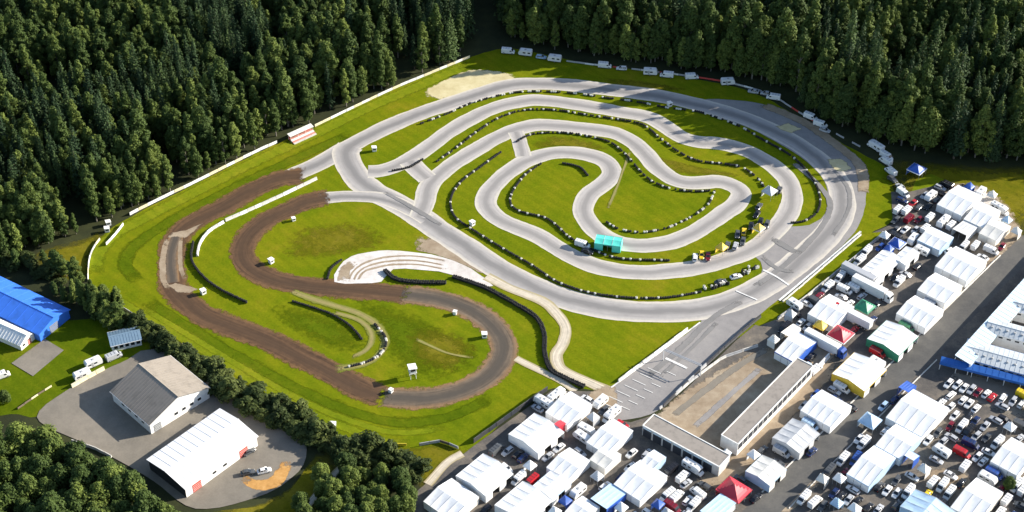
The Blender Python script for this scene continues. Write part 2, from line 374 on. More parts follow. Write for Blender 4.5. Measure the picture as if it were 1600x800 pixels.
# race asphalt: the wide right-hand sweep and the main straight
sheet('race_track', [(1095,157),(1140,156),(1200,165),(1260,195),(1312,230),(1350,265),(1353,310),(1340,355),(1300,398),(1240,449),(1192,488),(1150,524),(1090,583),(1034,638),(985,655),(945,655),(935,632),(958,604),(1028,552),(1095,503),(1100,468),(1150,452),(1180,440),(1192,420),(1180,402),(1140,408),(1172,392),(1203,366),(1216,352),(1236,354),(1265,352),(1283,342),(1294,322),(1291,290),(1271,262),(1240,238),(1200,215),(1160,196),(1100,176)], 'main_asphalt', wob=0.15)
RB = ribbon
RB('race_track', [(450,277),(500,255),(540,232),(600,201),(650,180),(700,163),(750,146),(800,133),(850,131),(900,134),(950,140),(1000,146),(1040,152),(1100,166),(1160,184),(1215,208),(1262,236),(1298,268),(1315,300),(1313,335),(1292,368),(1252,405),(1205,440),(1150,468),(1080,485),(1000,487),(930,479),(870,463),(815,440),(770,415),(725,385),(683,358),(650,335),(615,315),(585,300),(562,282),(548,262),(540,240),(548,228)], lambda t: 8.6+1.7*max(0, min(1, (t-.45)/.1)), 'race_asphalt')
RB('race_track', [(495,312),(520,308),(560,307),(600,311),(640,327),(670,345)], 6.5, 'race_asphalt')
RB('kart_track', [(575,268),(600,266),(631,254),(662,235),(700,207),(737,185),(775,168),(819,158),(850,157),(912,165),(975,176),(1012,183),(1040,198),(1062,213),(1090,222),(1120,224),(1162,234),(1200,254),(1228,278),(1238,305),(1232,332),(1212,359),(1180,387),(1140,404),(1100,416),(1053,423),(1006,426),(959,422),(919,412),(881,394),(850,374),(825,362),(794,350),(769,334),(759,316),(766,297),(787,275),(819,253),(850,242),(881,238),(919,242),(947,253),(956,269),(947,284),(922,303),(911,325),(919,347),(941,368),(969,380),(1000,384),(1037,381),(1069,371),(1100,354),(1131,333),(1150,319),(1158,303),(1147,291),(1125,284),(1100,285),(1075,286),(1050,279),(1025,260),(1006,238),(984,219),(956,207),(912,201),(850,195),(812,201),(775,216),(737,238),(703,260),(672,288),(664,315),(655,340)], 7.7, 'kart_asphalt')
RB('kart_track', [(640,252),(655,268),(672,282)], 8, 'kart_asphalt'); RB('kart_track', [(806,206),(812,222),(818,246)], 6, 'kart_asphalt')
sheet('grass_island', [(1098,450),(1116,434),(1150,421),(1178,412),(1188,418),(1180,431),(1150,444),(1112,456)], 'lawn')
# dirt
RB('dirt_track', [(478,275),(440,279),(397,296),(350,323),(319,338),(290,356),(272,380),(268,405),(268,430),(275,455),(312,489),(350,506),(412,529),(475,560),(525,586),(569,609),(605,621)], 10.4, 'dirt', wob=0.6, soft=True)
RB('dirt_track', [(515,308),(480,315),(459,324),(412,347),(386,373),(379,398),(393,420),(428,437),(475,446),(525,451),(600,457),(640,461)], 10.0, 'dirt', wob=0.6, soft=True)
RB('dirt_track', [(595,620),(650,623),(700,616),(745,600),(775,575),(787,548),(782,525),(760,500),(725,480),(680,466),(625,459)], 10.0, 'worn_asphalt_dirt', wob=0.6, soft=True)
RB('dirt_track', [(276,368),(268,392),(267,415),(269,442)], 5.4, 'worn_asphalt_dirt', wob=0.5)
ribbon('gravel_shoulder', [(262,374),(256,392),(254,415),(256,440),(266,452)], 2.2, 'gravel_tan', soft=True)
patch('gravel_shoulder', [(262,446),(275,443),(290,446),(308,452),(296,458),(278,457)], 'gravel_tan', 0.3)
ribbon('gravel_shoulder', [(283,372),(281,395),(283,420),(290,440)], 1.6, 'gravel_tan', soft=True)
patch('gravel_shoulder', [(263,372),(268,364),(290,360),(315,350),(300,364),(288,374),(276,370)], 'gravel_tan')
# joker-lap bend in pale gravel
sheet('gravel_bend', [(524,440),(528,418),(548,401),(590,392),(640,393),(690,402),(735,420),(772,447),(745,443),(700,428),(655,421),(615,421),(602,434),(596,441),(560,443)], 'gravel_pale')
for dk in (0, 7, 13): ribbon('gravel_bend', [(545+dk,440),(552+dk,424+dk*.4),(575,409+dk),(612,401+dk),(655,401+dk),(700,409+dk)], 0.9, 'gravel_tan', soft=True)
ribbon('gravel_shoulder', [(536,440),(540,422),(556,408)], 4.0, 'gravel_tan', soft=True)
RB('access_path', [(760,432),(800,452),(846,470),(869,489),(884,513),(879,537),(869,556),(875,575),(897,588),(925,600),(955,613)], 4.0, 'tan_path')
RB('access_path', [(806,560),(835,575),(870,592),(900,612)], 2.6, 'tan_path')
RB('trail', [(455,455),(490,468),(530,480),(565,492),(590,510),(602,533),(592,555),(565,570),(520,577)], 3.2, 'faint_path', wob=0.6, soft=True)
RB('trail', [(520,488),(560,500),(580,520),(575,545),(545,560)], 2.4, 'faint_path', wob=0.6, soft=True)
RB('trail', [(650,530),(700,552),(745,560)], 1.2, 'faint_path', wob=0.4, soft=True); RB('trail', [(985,235),(965,290),(948,330)], 1.2, 'faint_path', wob=0.4, soft=True)
# the paddock
sheet('paddock', [(655,765),(740,697),(862,610),(935,612),(938,652),(985,660),(1034,645),(1150,532),(1240,458),(1345,372),(1395,350),(1392,300),(1420,300),(1480,286),(1545,300),(1600,372),(1720,420),(1740,900),(500,920)], 'paddock_asphalt', smooth=False, wob=0.1)
sheet('verge_lawn', [(1172,506),(1206,482),(1256,446),(1312,398),(1350,364),(1384,362),(1345,402),(1268,462),(1218,496),(1185,510)], 'lawn', smooth=False)
for pts, mt in (([(1095,745),(1200,640),(1290,560),(1310,575),(1235,655),(1160,740),(1110,770)], 'gravel_tan'), ([(1205,800),(1180,840),(1160,860),(1230,770),(1262,745),(1275,760),(1235,800)], 'gravel_tan'),
                ([(1470,292),(1545,300),(1590,355),(1560,405),(1530,410),(1500,350)], 'gravel_tan'), ([(1485,296),(1540,302),(1572,345),(1540,350),(1500,330)], 'gravel_pale'),
                ([(1455,735),(1500,735),(1518,758),(1480,765),(1450,755)], 'gravel_tan'), ([(925,612),(960,606),(958,650),(925,660),(905,640)], 'gravel_tan'), ([(1258,552),(1290,535),(1310,548),(1280,575)], 'gravel_tan'),
                ([(1490,585),(1560,595),(1600,605),(1600,650),(1530,630)], 'yard_asphalt')):
    patch('gravel_patch', pts, mt, 0.3)
ROADPX = [(1130,860),(1200,790),(1300,690),(1400,590),(1500,490),(1580,410),(1660,335)]
RB('paddock_road', ROADPX, 8.6, 'road_asphalt', wob=0.15)
RUBBERMARK = ground_mat('tyre_marks', [(0.3, (0.17, 0.165, 0.16)), (0.5, (0.21, 0.203, 0.196)), (0.7, (0.25, 0.238, 0.228))], scales=(0.1, 0.6, 3), bstr=0)
for pts, wd in (([(1240,255),(1275,285),(1296,315),(1290,345),(1262,380),(1225,415),(1180,448)], 2.2), ([(1300,262),(1325,295),(1325,330),(1300,370)], 1.6), ([(1205,372),(1235,390),(1255,398)], 2.6), ([(1160,470),(1110,500),(1060,548),(1010,590)], 2.2), ([(1120,505),(1080,545),(1030,590)], 1.4), ([(600,300),(640,322),(690,352)], 1.8), ([(1190,400),(1215,420),(1245,425)], 2.0)):
    ribbon('tyre_marks', pts, wd, 'tyre_marks', soft=True)
# lower-left yard
sheet('yard', [(58,652),(118,602),(200,562),(240,546),(330,590),(420,648),(470,678),(478,715),(455,748),(400,778),(305,795),(240,752),(180,717),(130,692)], 'yard_asphalt', wob=0.1)
sheet('parking_strip', [(18,568),(70,530),(100,548),(52,588)], 'yard_asphalt', smooth=False, wob=0.1)
ribbon('sand_ring', [(382,746),(396,757),(424,756),(443,738),(446,720)], lambda t: 2.2+3.2*math.sin(PI*t), 'sand_orange', wob=0.8, soft=True)
RB('access_path', [(480,790),(520,745),(550,715)], 2.4, 'tan_path'); RB('access_path', [(668,757),(700,722),(725,708)], 3.0, 'tan_path')
ribbon('gravel_shoulder', [(1190,163),(1255,191),(1310,229),(1345,262),(1349,305)], 4.5, 'gravel_tan', soft=True)
patch('gravel_shoulder', [(1212,198),(1232,193),(1252,202),(1236,208)], 'sand', 0.4); patch('gravel_shoulder', [(1292,250),(1312,248),(1330,264),(1312,270)], 'sand', 0.4)
# painted lines: grid lines, finish line, edge lines
LINE = paint('road_marking', (0.70, 0.69, 0.66), 0.7, 0.2, 0.6)
def line(pxs, width=0.35): return ribbon('painted_line', pxs, width, LINE, wob=0.0, smooth=True, across=1)
line([(1192,422),(1212,432),(1234,447)], 0.7); line([(1345,362),(1300,401),(1240,451),(1215,472)], 0.8); line([(955,606),(1028,553),(1094,504)], 0.5)
line([(1040,560),(1078,578)], 0.9)
for k in range(7):
    a = (1012-12*k, 575+9*k); line([(a[0], a[1]), (a[0]+22, a[1]+10)], 0.22); line([(a[0]+30, a[1]+6), (a[0]+48, a[1]+14)], 0.22)
line([(1150,455),(1185,470)], 0.5)

# ================================================================== BARRIERS
def ring_stack(mb, p, r, h, n=8, mi=0):
    """a stack of tyres: two bulged rims with an open middle"""
    rs = []
    for z, rr in ((0, r*0.8), (h*0.14, r), (h*0.36, r), (h*0.5, r*0.82), (h*0.64, r), (h*0.86, r), (h, r*0.8), (h, r*0.42), (h*0.7, r*0.42)):
        rs.append([(p.x+rr*math.cos(2*PI*i/n), p.y+rr*math.sin(2*PI*i/n), p.z+z) for i in range(n)])
    mb.loft(rs, mi, cap=False)
def tyre_barrier(pxs, label, dash=(3, 2), rows=1, h=0.62, r=0.42, group=None, zb=0.15, gap=0.0):
    pts = resample(catmull(ats(pxs), 1.0), r*1.95); ns = normals2(pts)
    mid = pts[len(pts)//2]
    b, wv = MB(), MB(); seq = []
    while len(seq) < len(pts)+8: seq += [False]*max(1, round(dash[0]*random.uniform(.4, 1.9))) + ([True]*max(1, round(dash[1]*random.uniform(.5, 1.5))) if dash[1] else [])
    for i, (p, nn) in enumerate(zip(pts, ns)):
        if gap and math.sin(i*0.7) > 1-gap: continue
        white = seq[i]
        if dash[1] and random.random() < 0.04: continue
        for k in range(rows):
            q = p + nn*((k-(rows-1)/2)*r*1.9) + Vector((random.uniform(-.06, .06), random.uniform(-.06, .06), 0)) - mid
            ring_stack(wv if white else b, Vector((q.x, q.y, 0)), r, h*random.uniform(0.85, 1.08))
    t = thing('tyre_barrier', label, 'tyre barrier', (mid.x, mid.y, zb), 0, group or 'tyre barriers around the track')
    tag(link('black_tyres', b.mesh('black_tyres', RUB), t), kind='stuff')
    if wv.f: tag(link('white_tyres', wv.mesh('white_tyres', TYREW), t), kind='stuff')
tyre_barrier([(658,194),(700,178),(740,161),(800,146),(850,144),(900,147),(950,154),(1000,161),(1040,169),(1075,173),(1100,178),(1150,196),(1182,213)], 'long dashed tyre barrier between the outermost track and the first inner loop', gap=0.25)
tyre_barrier([(683,253),(710,234),(745,207),(780,185),(820,173),(870,173),(920,181),(970,188),(1005,196),(1030,216),(1060,238),(1090,252),(1130,257),(1160,263),(1185,281),(1195,296)], 'tyre barrier curving between the first and second inner kart loops', (4, 1), gap=0.15)
tyre_barrier([(808,222),(830,211),(870,208),(910,212),(950,222),(975,240),(1000,268),(1020,285),(1050,296),(1085,300),(1108,299)], 'tyre barrier following the inside of the second kart loop past its bend', (4, 1), gap=0.1)
tyre_barrier([(1116,300),(1108,318),(1090,334),(1068,346),(1040,358),(1000,364),(965,358),(945,346)], 'tyre barrier around the lower right of the central grass kidney', (2, 2), gap=0.2)
tyre_barrier([(782,239),(752,261),(726,280),(709,300),(704,318),(711,340),(740,361),(780,386),(830,415),(870,441),(920,458),(980,466),(1040,466),(1096,457)], 'very long tyre barrier between the main race track and the kart loops', (5, 1))
tyre_barrier([(845,257),(821,274),(801,300),(798,320),(814,332),(848,340),(868,352),(890,372),(928,392),(970,405),(1048,408)], 'tyre barrier on the left inside of the innermost kart hairpin', (3, 1))
tyre_barrier([(880,256),(905,262),(919,276)], 'short black tyre barrier at the top of the innermost grass oval', (9, 0))
tyre_barrier([(1182,214),(1235,244),(1265,274),(1280,304),(1278,330),(1258,346),(1236,349)], 'curved tyre barrier on the crescent of grass at the right sweep', (5, 1))
tyre_barrier([(709,434),(756,450),(803,475),(837,497),(850,522),(851,552),(860,578),(881,591),(914,606)], 'thick solid black tyre barrier between the pale gravel bend and the access path', (9, 0), 2, 0.9)
tyre_barrier([(302,380),(300,408),(318,434),(345,454),(386,474)], 'black tyre barrier inside the left dirt bend', (9, 0), 1, 0.9)
tyre_barrier([(602,424),(618,437),(650,442),(698,443)], 'black tyre barrier under the pale gravel bend', (9, 0), 2, 0.9)
tyre_barrier([(458,472),(490,482),(520,493),(548,511),(566,532)], 'black tyre barrier on the lower infield grass beside the faint trail', (9, 0))
tyre_barrier([(586,508),(603,530),(597,552),(575,566),(545,574)], 'dashed tyre barrier round the end of the faint lower infield trail', (3, 2), 1)
tyre_barrier([(512,436),(518,420),(535,406)], 'short black tyre barrier left of the pale gravel bend', (9, 0))
tyre_barrier([(660,250),(640,262),(612,268)], 'short dark tyre barrier at the tip of the small grass triangle', (9, 0), 1)

def block_wall(name, pxs, label, cols, L=3.6, h=1.0, th=0.35, cat='barrier', zb=0.1, posts=False, smooth=True, skip=None):
    """a row of separate blocks or boards"""
    raw = ats(pxs)
    pts = resample(catmull(raw, 1.0) if smooth else raw, L)
    t = thing(name, label, cat, (pts[0].x, pts[0].y, zb)); o0 = Vector((pts[0].x, pts[0].y, 0))
    meshes = []
    for c in cols:
        mb = MB()
        if posts:
            mb.bbox(-L/2+0.04, L/2-0.04, -th/2, th/2, 0.12, h, 0.02)
        else:
            prof = [(-th*0.85, 0), (th*0.85, 0), (th*0.75, h*0.2), (th*0.42, h*0.45), (th*0.34, h), (-th*0.34, h), (-th*0.42, h*0.45), (-th*0.75, h*0.2)]
            mb.prism(prof, -L/2+0.05, L/2-0.05, 'x')
        meshes.append(mb.mesh('block', c))
    pm = None
    if posts:
        mb = MB(); mb.tube((0, 0, 0), (0, 0, h+0.1), 0.06, n=6); pm = mb.mesh('post', STEEL)
    for i, (a, b) in enumerate(zip(pts, pts[1:])):
        if skip and random.random() < skip: continue
        c = (a+b)/2-o0; d = b-a
        o = link('panel' if posts else 'block', random.choice(meshes), t, (c.x+random.uniform(-.05, .05), c.y+random.uniform(-.05, .05), random.uniform(-.04, .02)), math.atan2(d.y, d.x)+random.uniform(-.02, .02))
        if pm is not None: link('post', pm, t, (a.x-o0.x, a.y-o0.y, 0))
    return t
CR2 = paint('cream_board', (0.70, 0.62, 0.42), 0.6, 0.15, 0.6); YEL = paint('yellow_board', (0.75, 0.60, 0.05), 0.5, 0.1, 0.6)
GRB = paint('grey_board', (0.40, 0.40, 0.40), 0.6, 0.15, 0.6); REDB = paint('red_board', (0.50, 0.06, 0.05), 0.5, 0.1, 0.6); BLUB = paint('blue_board', (0.05, 0.14, 0.42), 0.5, 0.1, 0.6)
block_wall('banner_fence', [(203,337),(250,313),(300,289),(350,264),(400,239),(440,221)], 'white banner fence along the lower half of the left forest edge', [WPAINT, WPAINT, WPAINT, CR2], 3.8, 1.3, 0.2, 'fence', posts=True)
block_wall('banner_fence', [(492,199),(560,166),(620,138),(680,113),(736,90)], 'white banner fence along the upper half of the left forest edge', [WPAINT, WPAINT, CR2, CR2], 3.8, 1.2, 0.2, 'fence', posts=True)
block_wall('banner_fence', [(138,440),(139,412),(145,392),(158,373)], 'pale banner fence around the far left corner of the lawn', [WPAINT, CR2, GRB], 3.2, 1.1, 0.2, 'fence', posts=True)
block_wall('banner_fence', [(166,384),(180,369),(193,352)], 'short white double banner fence at the left corner of the lawn', [WPAINT], 3.0, 1.2, 0.2, 'fence', posts=True)
block_wall('banner_fence', [(158,462),(220,499),(300,549),(380,602),(470,654),(540,686),(572,696)], 'low grey and cream fence along the lower left edge above the hedge', [GRB, CR2, WPAINT], 3.6, 0.8, 0.15, 'fence', posts=True, skip=0.45)
block_wall('banner_fence', [(600,697),(625,697),(652,697)], 'short yellow banner fence at the bottom corner of the lawn', [YEL], 3.4, 1.1, 0.2, 'fence', posts=True, smooth=False)
block_wall('banner_fence', [(655,697),(690,691),(730,708)], 'weathered timber fence at the bottom corner of the lawn', [WOODD, GRB], 3.2, 1.2, 0.2, 'fence', posts=True, smooth=False)
block_wall('paddock_fence', [(740,693),(800,650),(862,606)], 'dark solid fence between the lower lawn and the white paddock tents', [DARKIN, STEEL], 3.2, 2.0, 0.2, 'fence', posts=True, smooth=False)
block_wall('concrete_barrier', [(352,346),(400,325),(450,302),(500,278)], 'straight white concrete barrier between the two dirt lanes', [WPAINT, CONC], 3.0, 1.1, 0.5)
block_wall('concrete_barrier', [(350,348),(325,364),(311,385),(308,408)], 'curved white concrete barrier inside the left dirt bend', [WPAINT, CONC], 2.6, 1.0, 0.5)
block_wall('concrete_barrier', [(966,597),(1030,549),(1084,508)], 'white concrete barrier on the grass side of the main straight', [WPAINT, CONC], 3.4, 1.1, 0.4, smooth=False)
block_wall('concrete_barrier', [(1036,636),(1092,582),(1150,528),(1190,494)], 'dark grey barrier on the paddock side of the main straight', [STEEL, GRB, STEEL], 3.4, 1.2, 0.45)
block_wall('concrete_barrier', [(1345,367),(1302,404),(1244,454),(1215,478)], 'low pale concrete barrier outside the right hand bend by the paddock', [CONC], 3.0, 0.6, 0.35)
block_wall('concrete_barrier', [(1268,586),(1280,574),(1296,556)], 'bright white wall continuing the pit building towards the tent row', [WPAINT], 3.6, 1.6, 0.7, 'wall', smooth=False)
block_wall('concrete_barrier', [(1215,500),(1260,465),(1330,408),(1378,368)], 'grey concrete barrier between the grass verge and the paddock trucks', [CONC, GRB], 3.2, 1.1, 0.45, smooth=False)
block_wall('road_kerb', [(1190,770),(1280,680),(1380,580),(1480,480),(1570,392)], 'pale kerb line along the tent side of the paddock road', [CONC], 3.8, 0.35, 0.3, 'kerb', smooth=False)
block_wall('road_kerb', [(1232,795),(1310,715),(1400,625),(1466,560)], 'pale kerb line along the far side of the paddock road', [CONC], 3.8, 0.3, 0.25, 'kerb', smooth=False)
block_wall('banner_fence', [(885,97),(940,104),(1010,112),(1080,121),(1140,131),(1200,148),(1250,178),(1300,207),(1350,234)], 'dim grey fence along the shaded forest edge at the back', [GRB, WPAINT, GRB, REDB], 3.8, 0.8, 0.2, 'fence', posts=True, skip=0.35)
block_wall('yard_wall', [(112,690),(150,702),(184,720)], 'low concrete wall at the lower left rim of the yard', [CONC], 3.0, 0.9, 0.4, 'wall', smooth=False)
block_wall('yard_wall', [(112,606),(140,590),(168,575)], 'cream low wall behind the grey roofed hall', [CR2], 3.0, 1.4, 0.5, 'wall', smooth=False)
block_wall('timber_fence', [(28,640),(60,618),(92,598)], 'pale timber fence across the side lawn', [WOODD, CR2], 2.6, 0.8, 0.12, 'fence', posts=True, smooth=False)

# ================================================================== TREES
def leaf(mb, c, nrm, size, rnd, asp=0.7):
    n = (nrm + Vector((rnd.gauss(0, .45), rnd.gauss(0, .45), rnd.gauss(0, .45)))).normalized()
    t = n.orthogonal().normalized(); t.rotate(Matrix.Rotation(rnd.uniform(0, 6.28), 3, n)); u = n.cross(t)*asp
    s = size*rnd.uniform(0.6, 1.25)
    mb.add([c+t*s, c+u*s+n*s*0.15, c-t*s*0.9, c-u*s+n*s*0.1], [(0, 1, 2, 3)])
def spruce_meshes(seed, H, Rr):
    rnd = random.Random(seed); mb = MB()
    z = H*0.14
    while z < H*0.985:
        t = (z-H*0.12)/(H*0.88)
        r = Rr*((1-t)**0.62)*rnd.uniform(0.6, 1.1) + 0.12
        nb = max(4, int(10*(1-t)+3)); a0 = rnd.uniform(0, 6.28)
        for k in range(nb):
            a = a0 + 2*PI*k/nb + rnd.uniform(-.3, .3); rr = r*rnd.uniform(0.65, 1.2)
            d = Vector((math.cos(a), math.sin(a), 0)); seg = max(2, int(rr/0.55))
            for s in range(seg):
                f = (s+0.7)/seg
                c = d*rr*f + Vector((0, 0, z - 0.42*rr*f*f + 0.12*rr*f)) + Vector((rnd.gauss(0, .12), rnd.gauss(0, .12), rnd.gauss(0, .12)))
                leaf(mb, c, (Vector((0, 0, 1))*0.8 + d*0.75), 0.52*(1.12-0.45*t), rnd, 0.62)
        z += 0.62*(1-0.45*t)*rnd.uniform(0.8, 1.2)
    for k in range(6): leaf(mb, Vector((0, 0, H-0.2*k)), Vector((rnd.gauss(0, 1), rnd.gauss(0, 1), .3)), 0.28, rnd, 0.4)
    tr = MB(); pts = [Vector((0, 0, -0.3)), Vector((rnd.uniform(-.1, .1), rnd.uniform(-.1, .1), H*0.5)), Vector((0, 0, H*0.97))]
    tr.tube(pts[0], pts[1], 0.24, 0.15, 7); tr.tube(pts[1], pts[2], 0.15, 0.03, 6)
    for k in range(7):
        a = rnd.uniform(0, 6.28); zz = H*rnd.uniform(0.1, 0.45); tr.tube((0, 0, zz), (1.3*math.cos(a), 1.3*math.sin(a), zz-0.15), 0.05, 0.015, 5)
    return tr.mesh('spruce_trunk', M['bark_spruce']), mb.mesh('spruce_crown', M['spruce_needles'])
def broad_meshes(seed, H, Rr, leafm, barkm, base=0.28, lobes=12, dens=1.0, ls=0.42):
    rnd = random.Random(seed); mb = MB(); tr = MB()
    tr.tube((0, 0, -0.3), (rnd.uniform(-.2, .2), rnd.uniform(-.2, .2), H*0.5), 0.02*H*0.75, 0.011*H, 7); tr.tube((0, 0, H*0.48), (0, 0, H*0.88), 0.011*H, 0.03, 6)
    L = []
    for k in range(lobes):
        t = (k+0.5)/lobes; zz = H*(base+0.12+(0.84-base)*t)
        env = math.sin(PI*min(1, 0.2+0.78*t))**0.8
        a = k*2.4+rnd.uniform(-.5, .5); rad = Rr*env*rnd.uniform(0.35, 0.7)*(0.4 if t > 0.88 else 1)
        c = Vector((rad*math.cos(a), rad*math.sin(a), zz)); lr = Rr*rnd.uniform(0.36, 0.58)*(0.75 if t > .8 else 1)
        L.append((c, lr)); tr.tube((0, 0, max(H*0.15, zz-lr*1.6)), c, 0.006*H+0.02, 0.02, 5)
    for c, lr in L:
        n = int(95*lr*lr*dens/(ls*ls*6))+18
        for i in range(n):
            v = Vector((rnd.gauss(0, 1), rnd.gauss(0, 1), rnd.gauss(0, 1))).normalized()
            if v.z < -0.4 and rnd.random() < 0.6: v.z = -v.z
            q = c + Vector((v.x*lr, v.y*lr, v.z*lr*1.15))*(rnd.random()**0.35)*rnd.uniform(0.85, 1.15)
            leaf(mb, q, v+Vector((0, 0, .4)), ls, rnd)
    return tr.mesh('tree_trunk', barkm), mb.mesh('tree_crown', leafm)
SPRUCE = [spruce_meshes(100+i, 16+1.3*i, (2.3, 3.1, 2.0, 2.8, 2.4, 3.3)[i]) for i in range(6)]
BIRCH = [broad_meshes(200+i, 13+1.5*i, (2.2, 2.9, 2.1, 2.6, 3.2, 2.4)[i], M['birch_leaves'], M['bark_birch'], 0.02, (14, 18, 17, 15, 20, 22)[i], 1.0, 0.36) for i in range(6)]
OAK = [broad_meshes(300+i, 13+1.0*i, 4.6+0.4*i, M['birch_leaves'], M['bark_dark'], 0.12, 16, 0.9, 0.5) for i in range(3)]
SHRUB = [broad_meshes(400+i, 4.6+0.6*i, 2.0+0.25*i, M['shrub_leaves'], M['bark_dark'], 0.0, 9, 0.8, 0.36) for i in range(3)]
def tree_spec(pair): return [('trunk', pair[0], None, None, None), ('crown', pair[1], None, None, None)]
def inpoly(x, y, P):
    c = False; j = len(P)-1
    for i in range(len(P)):
        if (P[i][1] > y) != (P[j][1] > y) and x < (P[j][0]-P[i][0])*(y-P[i][1])/(P[j][1]-P[i][1])+P[i][0]: c = not c
        j = i
    return c
FOREST = [(-230,430),(-60,415),(30,402),(75,385),(120,372),(150,352),(190,338),(300,285),(400,234),(440,214),(498,191),(560,159),(650,119),(728,88),(735,40),(745,-60),(775,-60),(782,55),(800,62),(850,76),(905,86),(1000,99),(1080,110),(1140,120),(1205,136),(1255,166),(1310,198),(1370,226),(1440,240),(1500,252),(1600,256),(1800,262),(1800,-230),(-230,-230)]
CLEAR = [[(-40,-22),(210,-22),(215,10),(150,14),(60,12),(-40,4)], [(1520,-60),(1700,-60),(1700,0),(1590,8),(1530,-4)]]
def edge_dist(x, y):
    d = 1e9
    for i in range(0, 28):
        a, b = FOREST[i], FOREST[i+1]; vx, vy = b[0]-a[0], b[1]-a[1]
        t = max(0, min(1, ((x-a[0])*vx+(y-a[1])*vy)/(vx*vx+vy*vy)))
        d = min(d, math.hypot(x-a[0]-t*vx, y-a[1]-t*vy))
    return d
from mathutils import noise as mnoise
cand = []; rt = random.Random(5); SPC = 3.75
x0, x1 = at(-230, 0).x-60, at(1800, 0).x+60
yy = at(800, 450).y
while yy < at(800, -230).y:
    xx = x0
    while xx < x1:
        p = Vector((xx+rt.uniform(-2.1, 2.1), yy+rt.uniform(-2.1, 2.1), 0))
        u, v = pix(p)
        if inpoly(u, v, FOREST) and not any(inpoly(u, v, q) for q in CLEAR):
            dens = mnoise.noise(p*0.035+Vector((7, 3, 0)))
            if dens > -0.42 or rt.random() < 0.4:
                e = edge_dist(u, v)
                if dens < -0.2 and e > 25 and rt.random() < 0.45: xx += SPC; continue
                k = mnoise.noise(p*0.02)+0.5*mnoise.noise(p*0.11)+rt.gauss(0, .16)+ (0.28 if e < 40 else 0.0) + (0.12 if u < 600 else (0.1 if u > 900 else -.3))
                kind = 'birch' if k > -0.02 else 'spruce'
                cand.append((p, u, v, e, kind))
        xx += SPC
    yy += SPC
def zone(u):
    return 'left' if u < 735 else ('back' if u < 1200 else 'right')
def tree_label(kind, u, v, e, s_):
    look = ('tall dark pointed spruce' if s_ > 0.95 else 'shorter dark pointed spruce') if kind == 'spruce' else ('tall light green leafy tree' if s_ > 0.95 else 'smaller light green leafy tree')
    rank = 'in the front row' if e < 16 else ('behind the front row' if e < 34 else 'deeper in the wood')
    for lim, pl in ((120, 'above the blue hall'), (210, 'at the left corner of the lawn'), (330, 'along the lower banner fence'), (455, 'below the red and white stand'), (540, 'just past the red and white stand'), (640, 'along the upper banner fence'),
                    (760, 'above the sand patch'), (900, 'behind the top caravans'), (1040, 'behind the top straight'), (1180, 'behind the grey back fence'), (1300, 'beside the shaded bend'), (1420, 'above the blue canopy'), (1520, 'above the upper paddock'), (9999, 'in the upper right corner')):
        if u < lim: return look+' '+rank+' '+pl, pl
rest = []
for kind in ('spruce', 'birch'):
    L = [c for c in cand if c[4] == kind]
    vis = [c for c in L if -15 < c[1] < 1615 and c[2] > 15]
    vis.sort(key=lambda c: c[3] + 0.25*(430-c[2]))
    take = set(id(c) for c in vis[:290])
    for c in L:
        p, u, v, e, _ = c; s = rt.triangular(0.5, 1.3, 0.95)*(0.85 if e < 9 else 1)*(1.38 if u > 1130 and e < 60 else (1.16 if u > 1130 else (1.22 if u > 755 and e < 50 else 1.08)))
        vi = rt.randrange(6); rz = rt.uniform(0, 6.28)
        if id(c) in take:
            spawn(tree_spec((SPRUCE if kind == 'spruce' else BIRCH)[vi]), kind+'_tree', tree_label(kind, u, v, e, s)[0], 'tree', p, rz, '%s trees %s' % (kind, tree_label(kind, u, v, e, s)[1]), (s*rt.uniform(.85, 1.15), s*rt.uniform(.85, 1.15), s))
        else: rest.append((p, (0 if kind == 'spruce' else 6)+vi, rz, s))
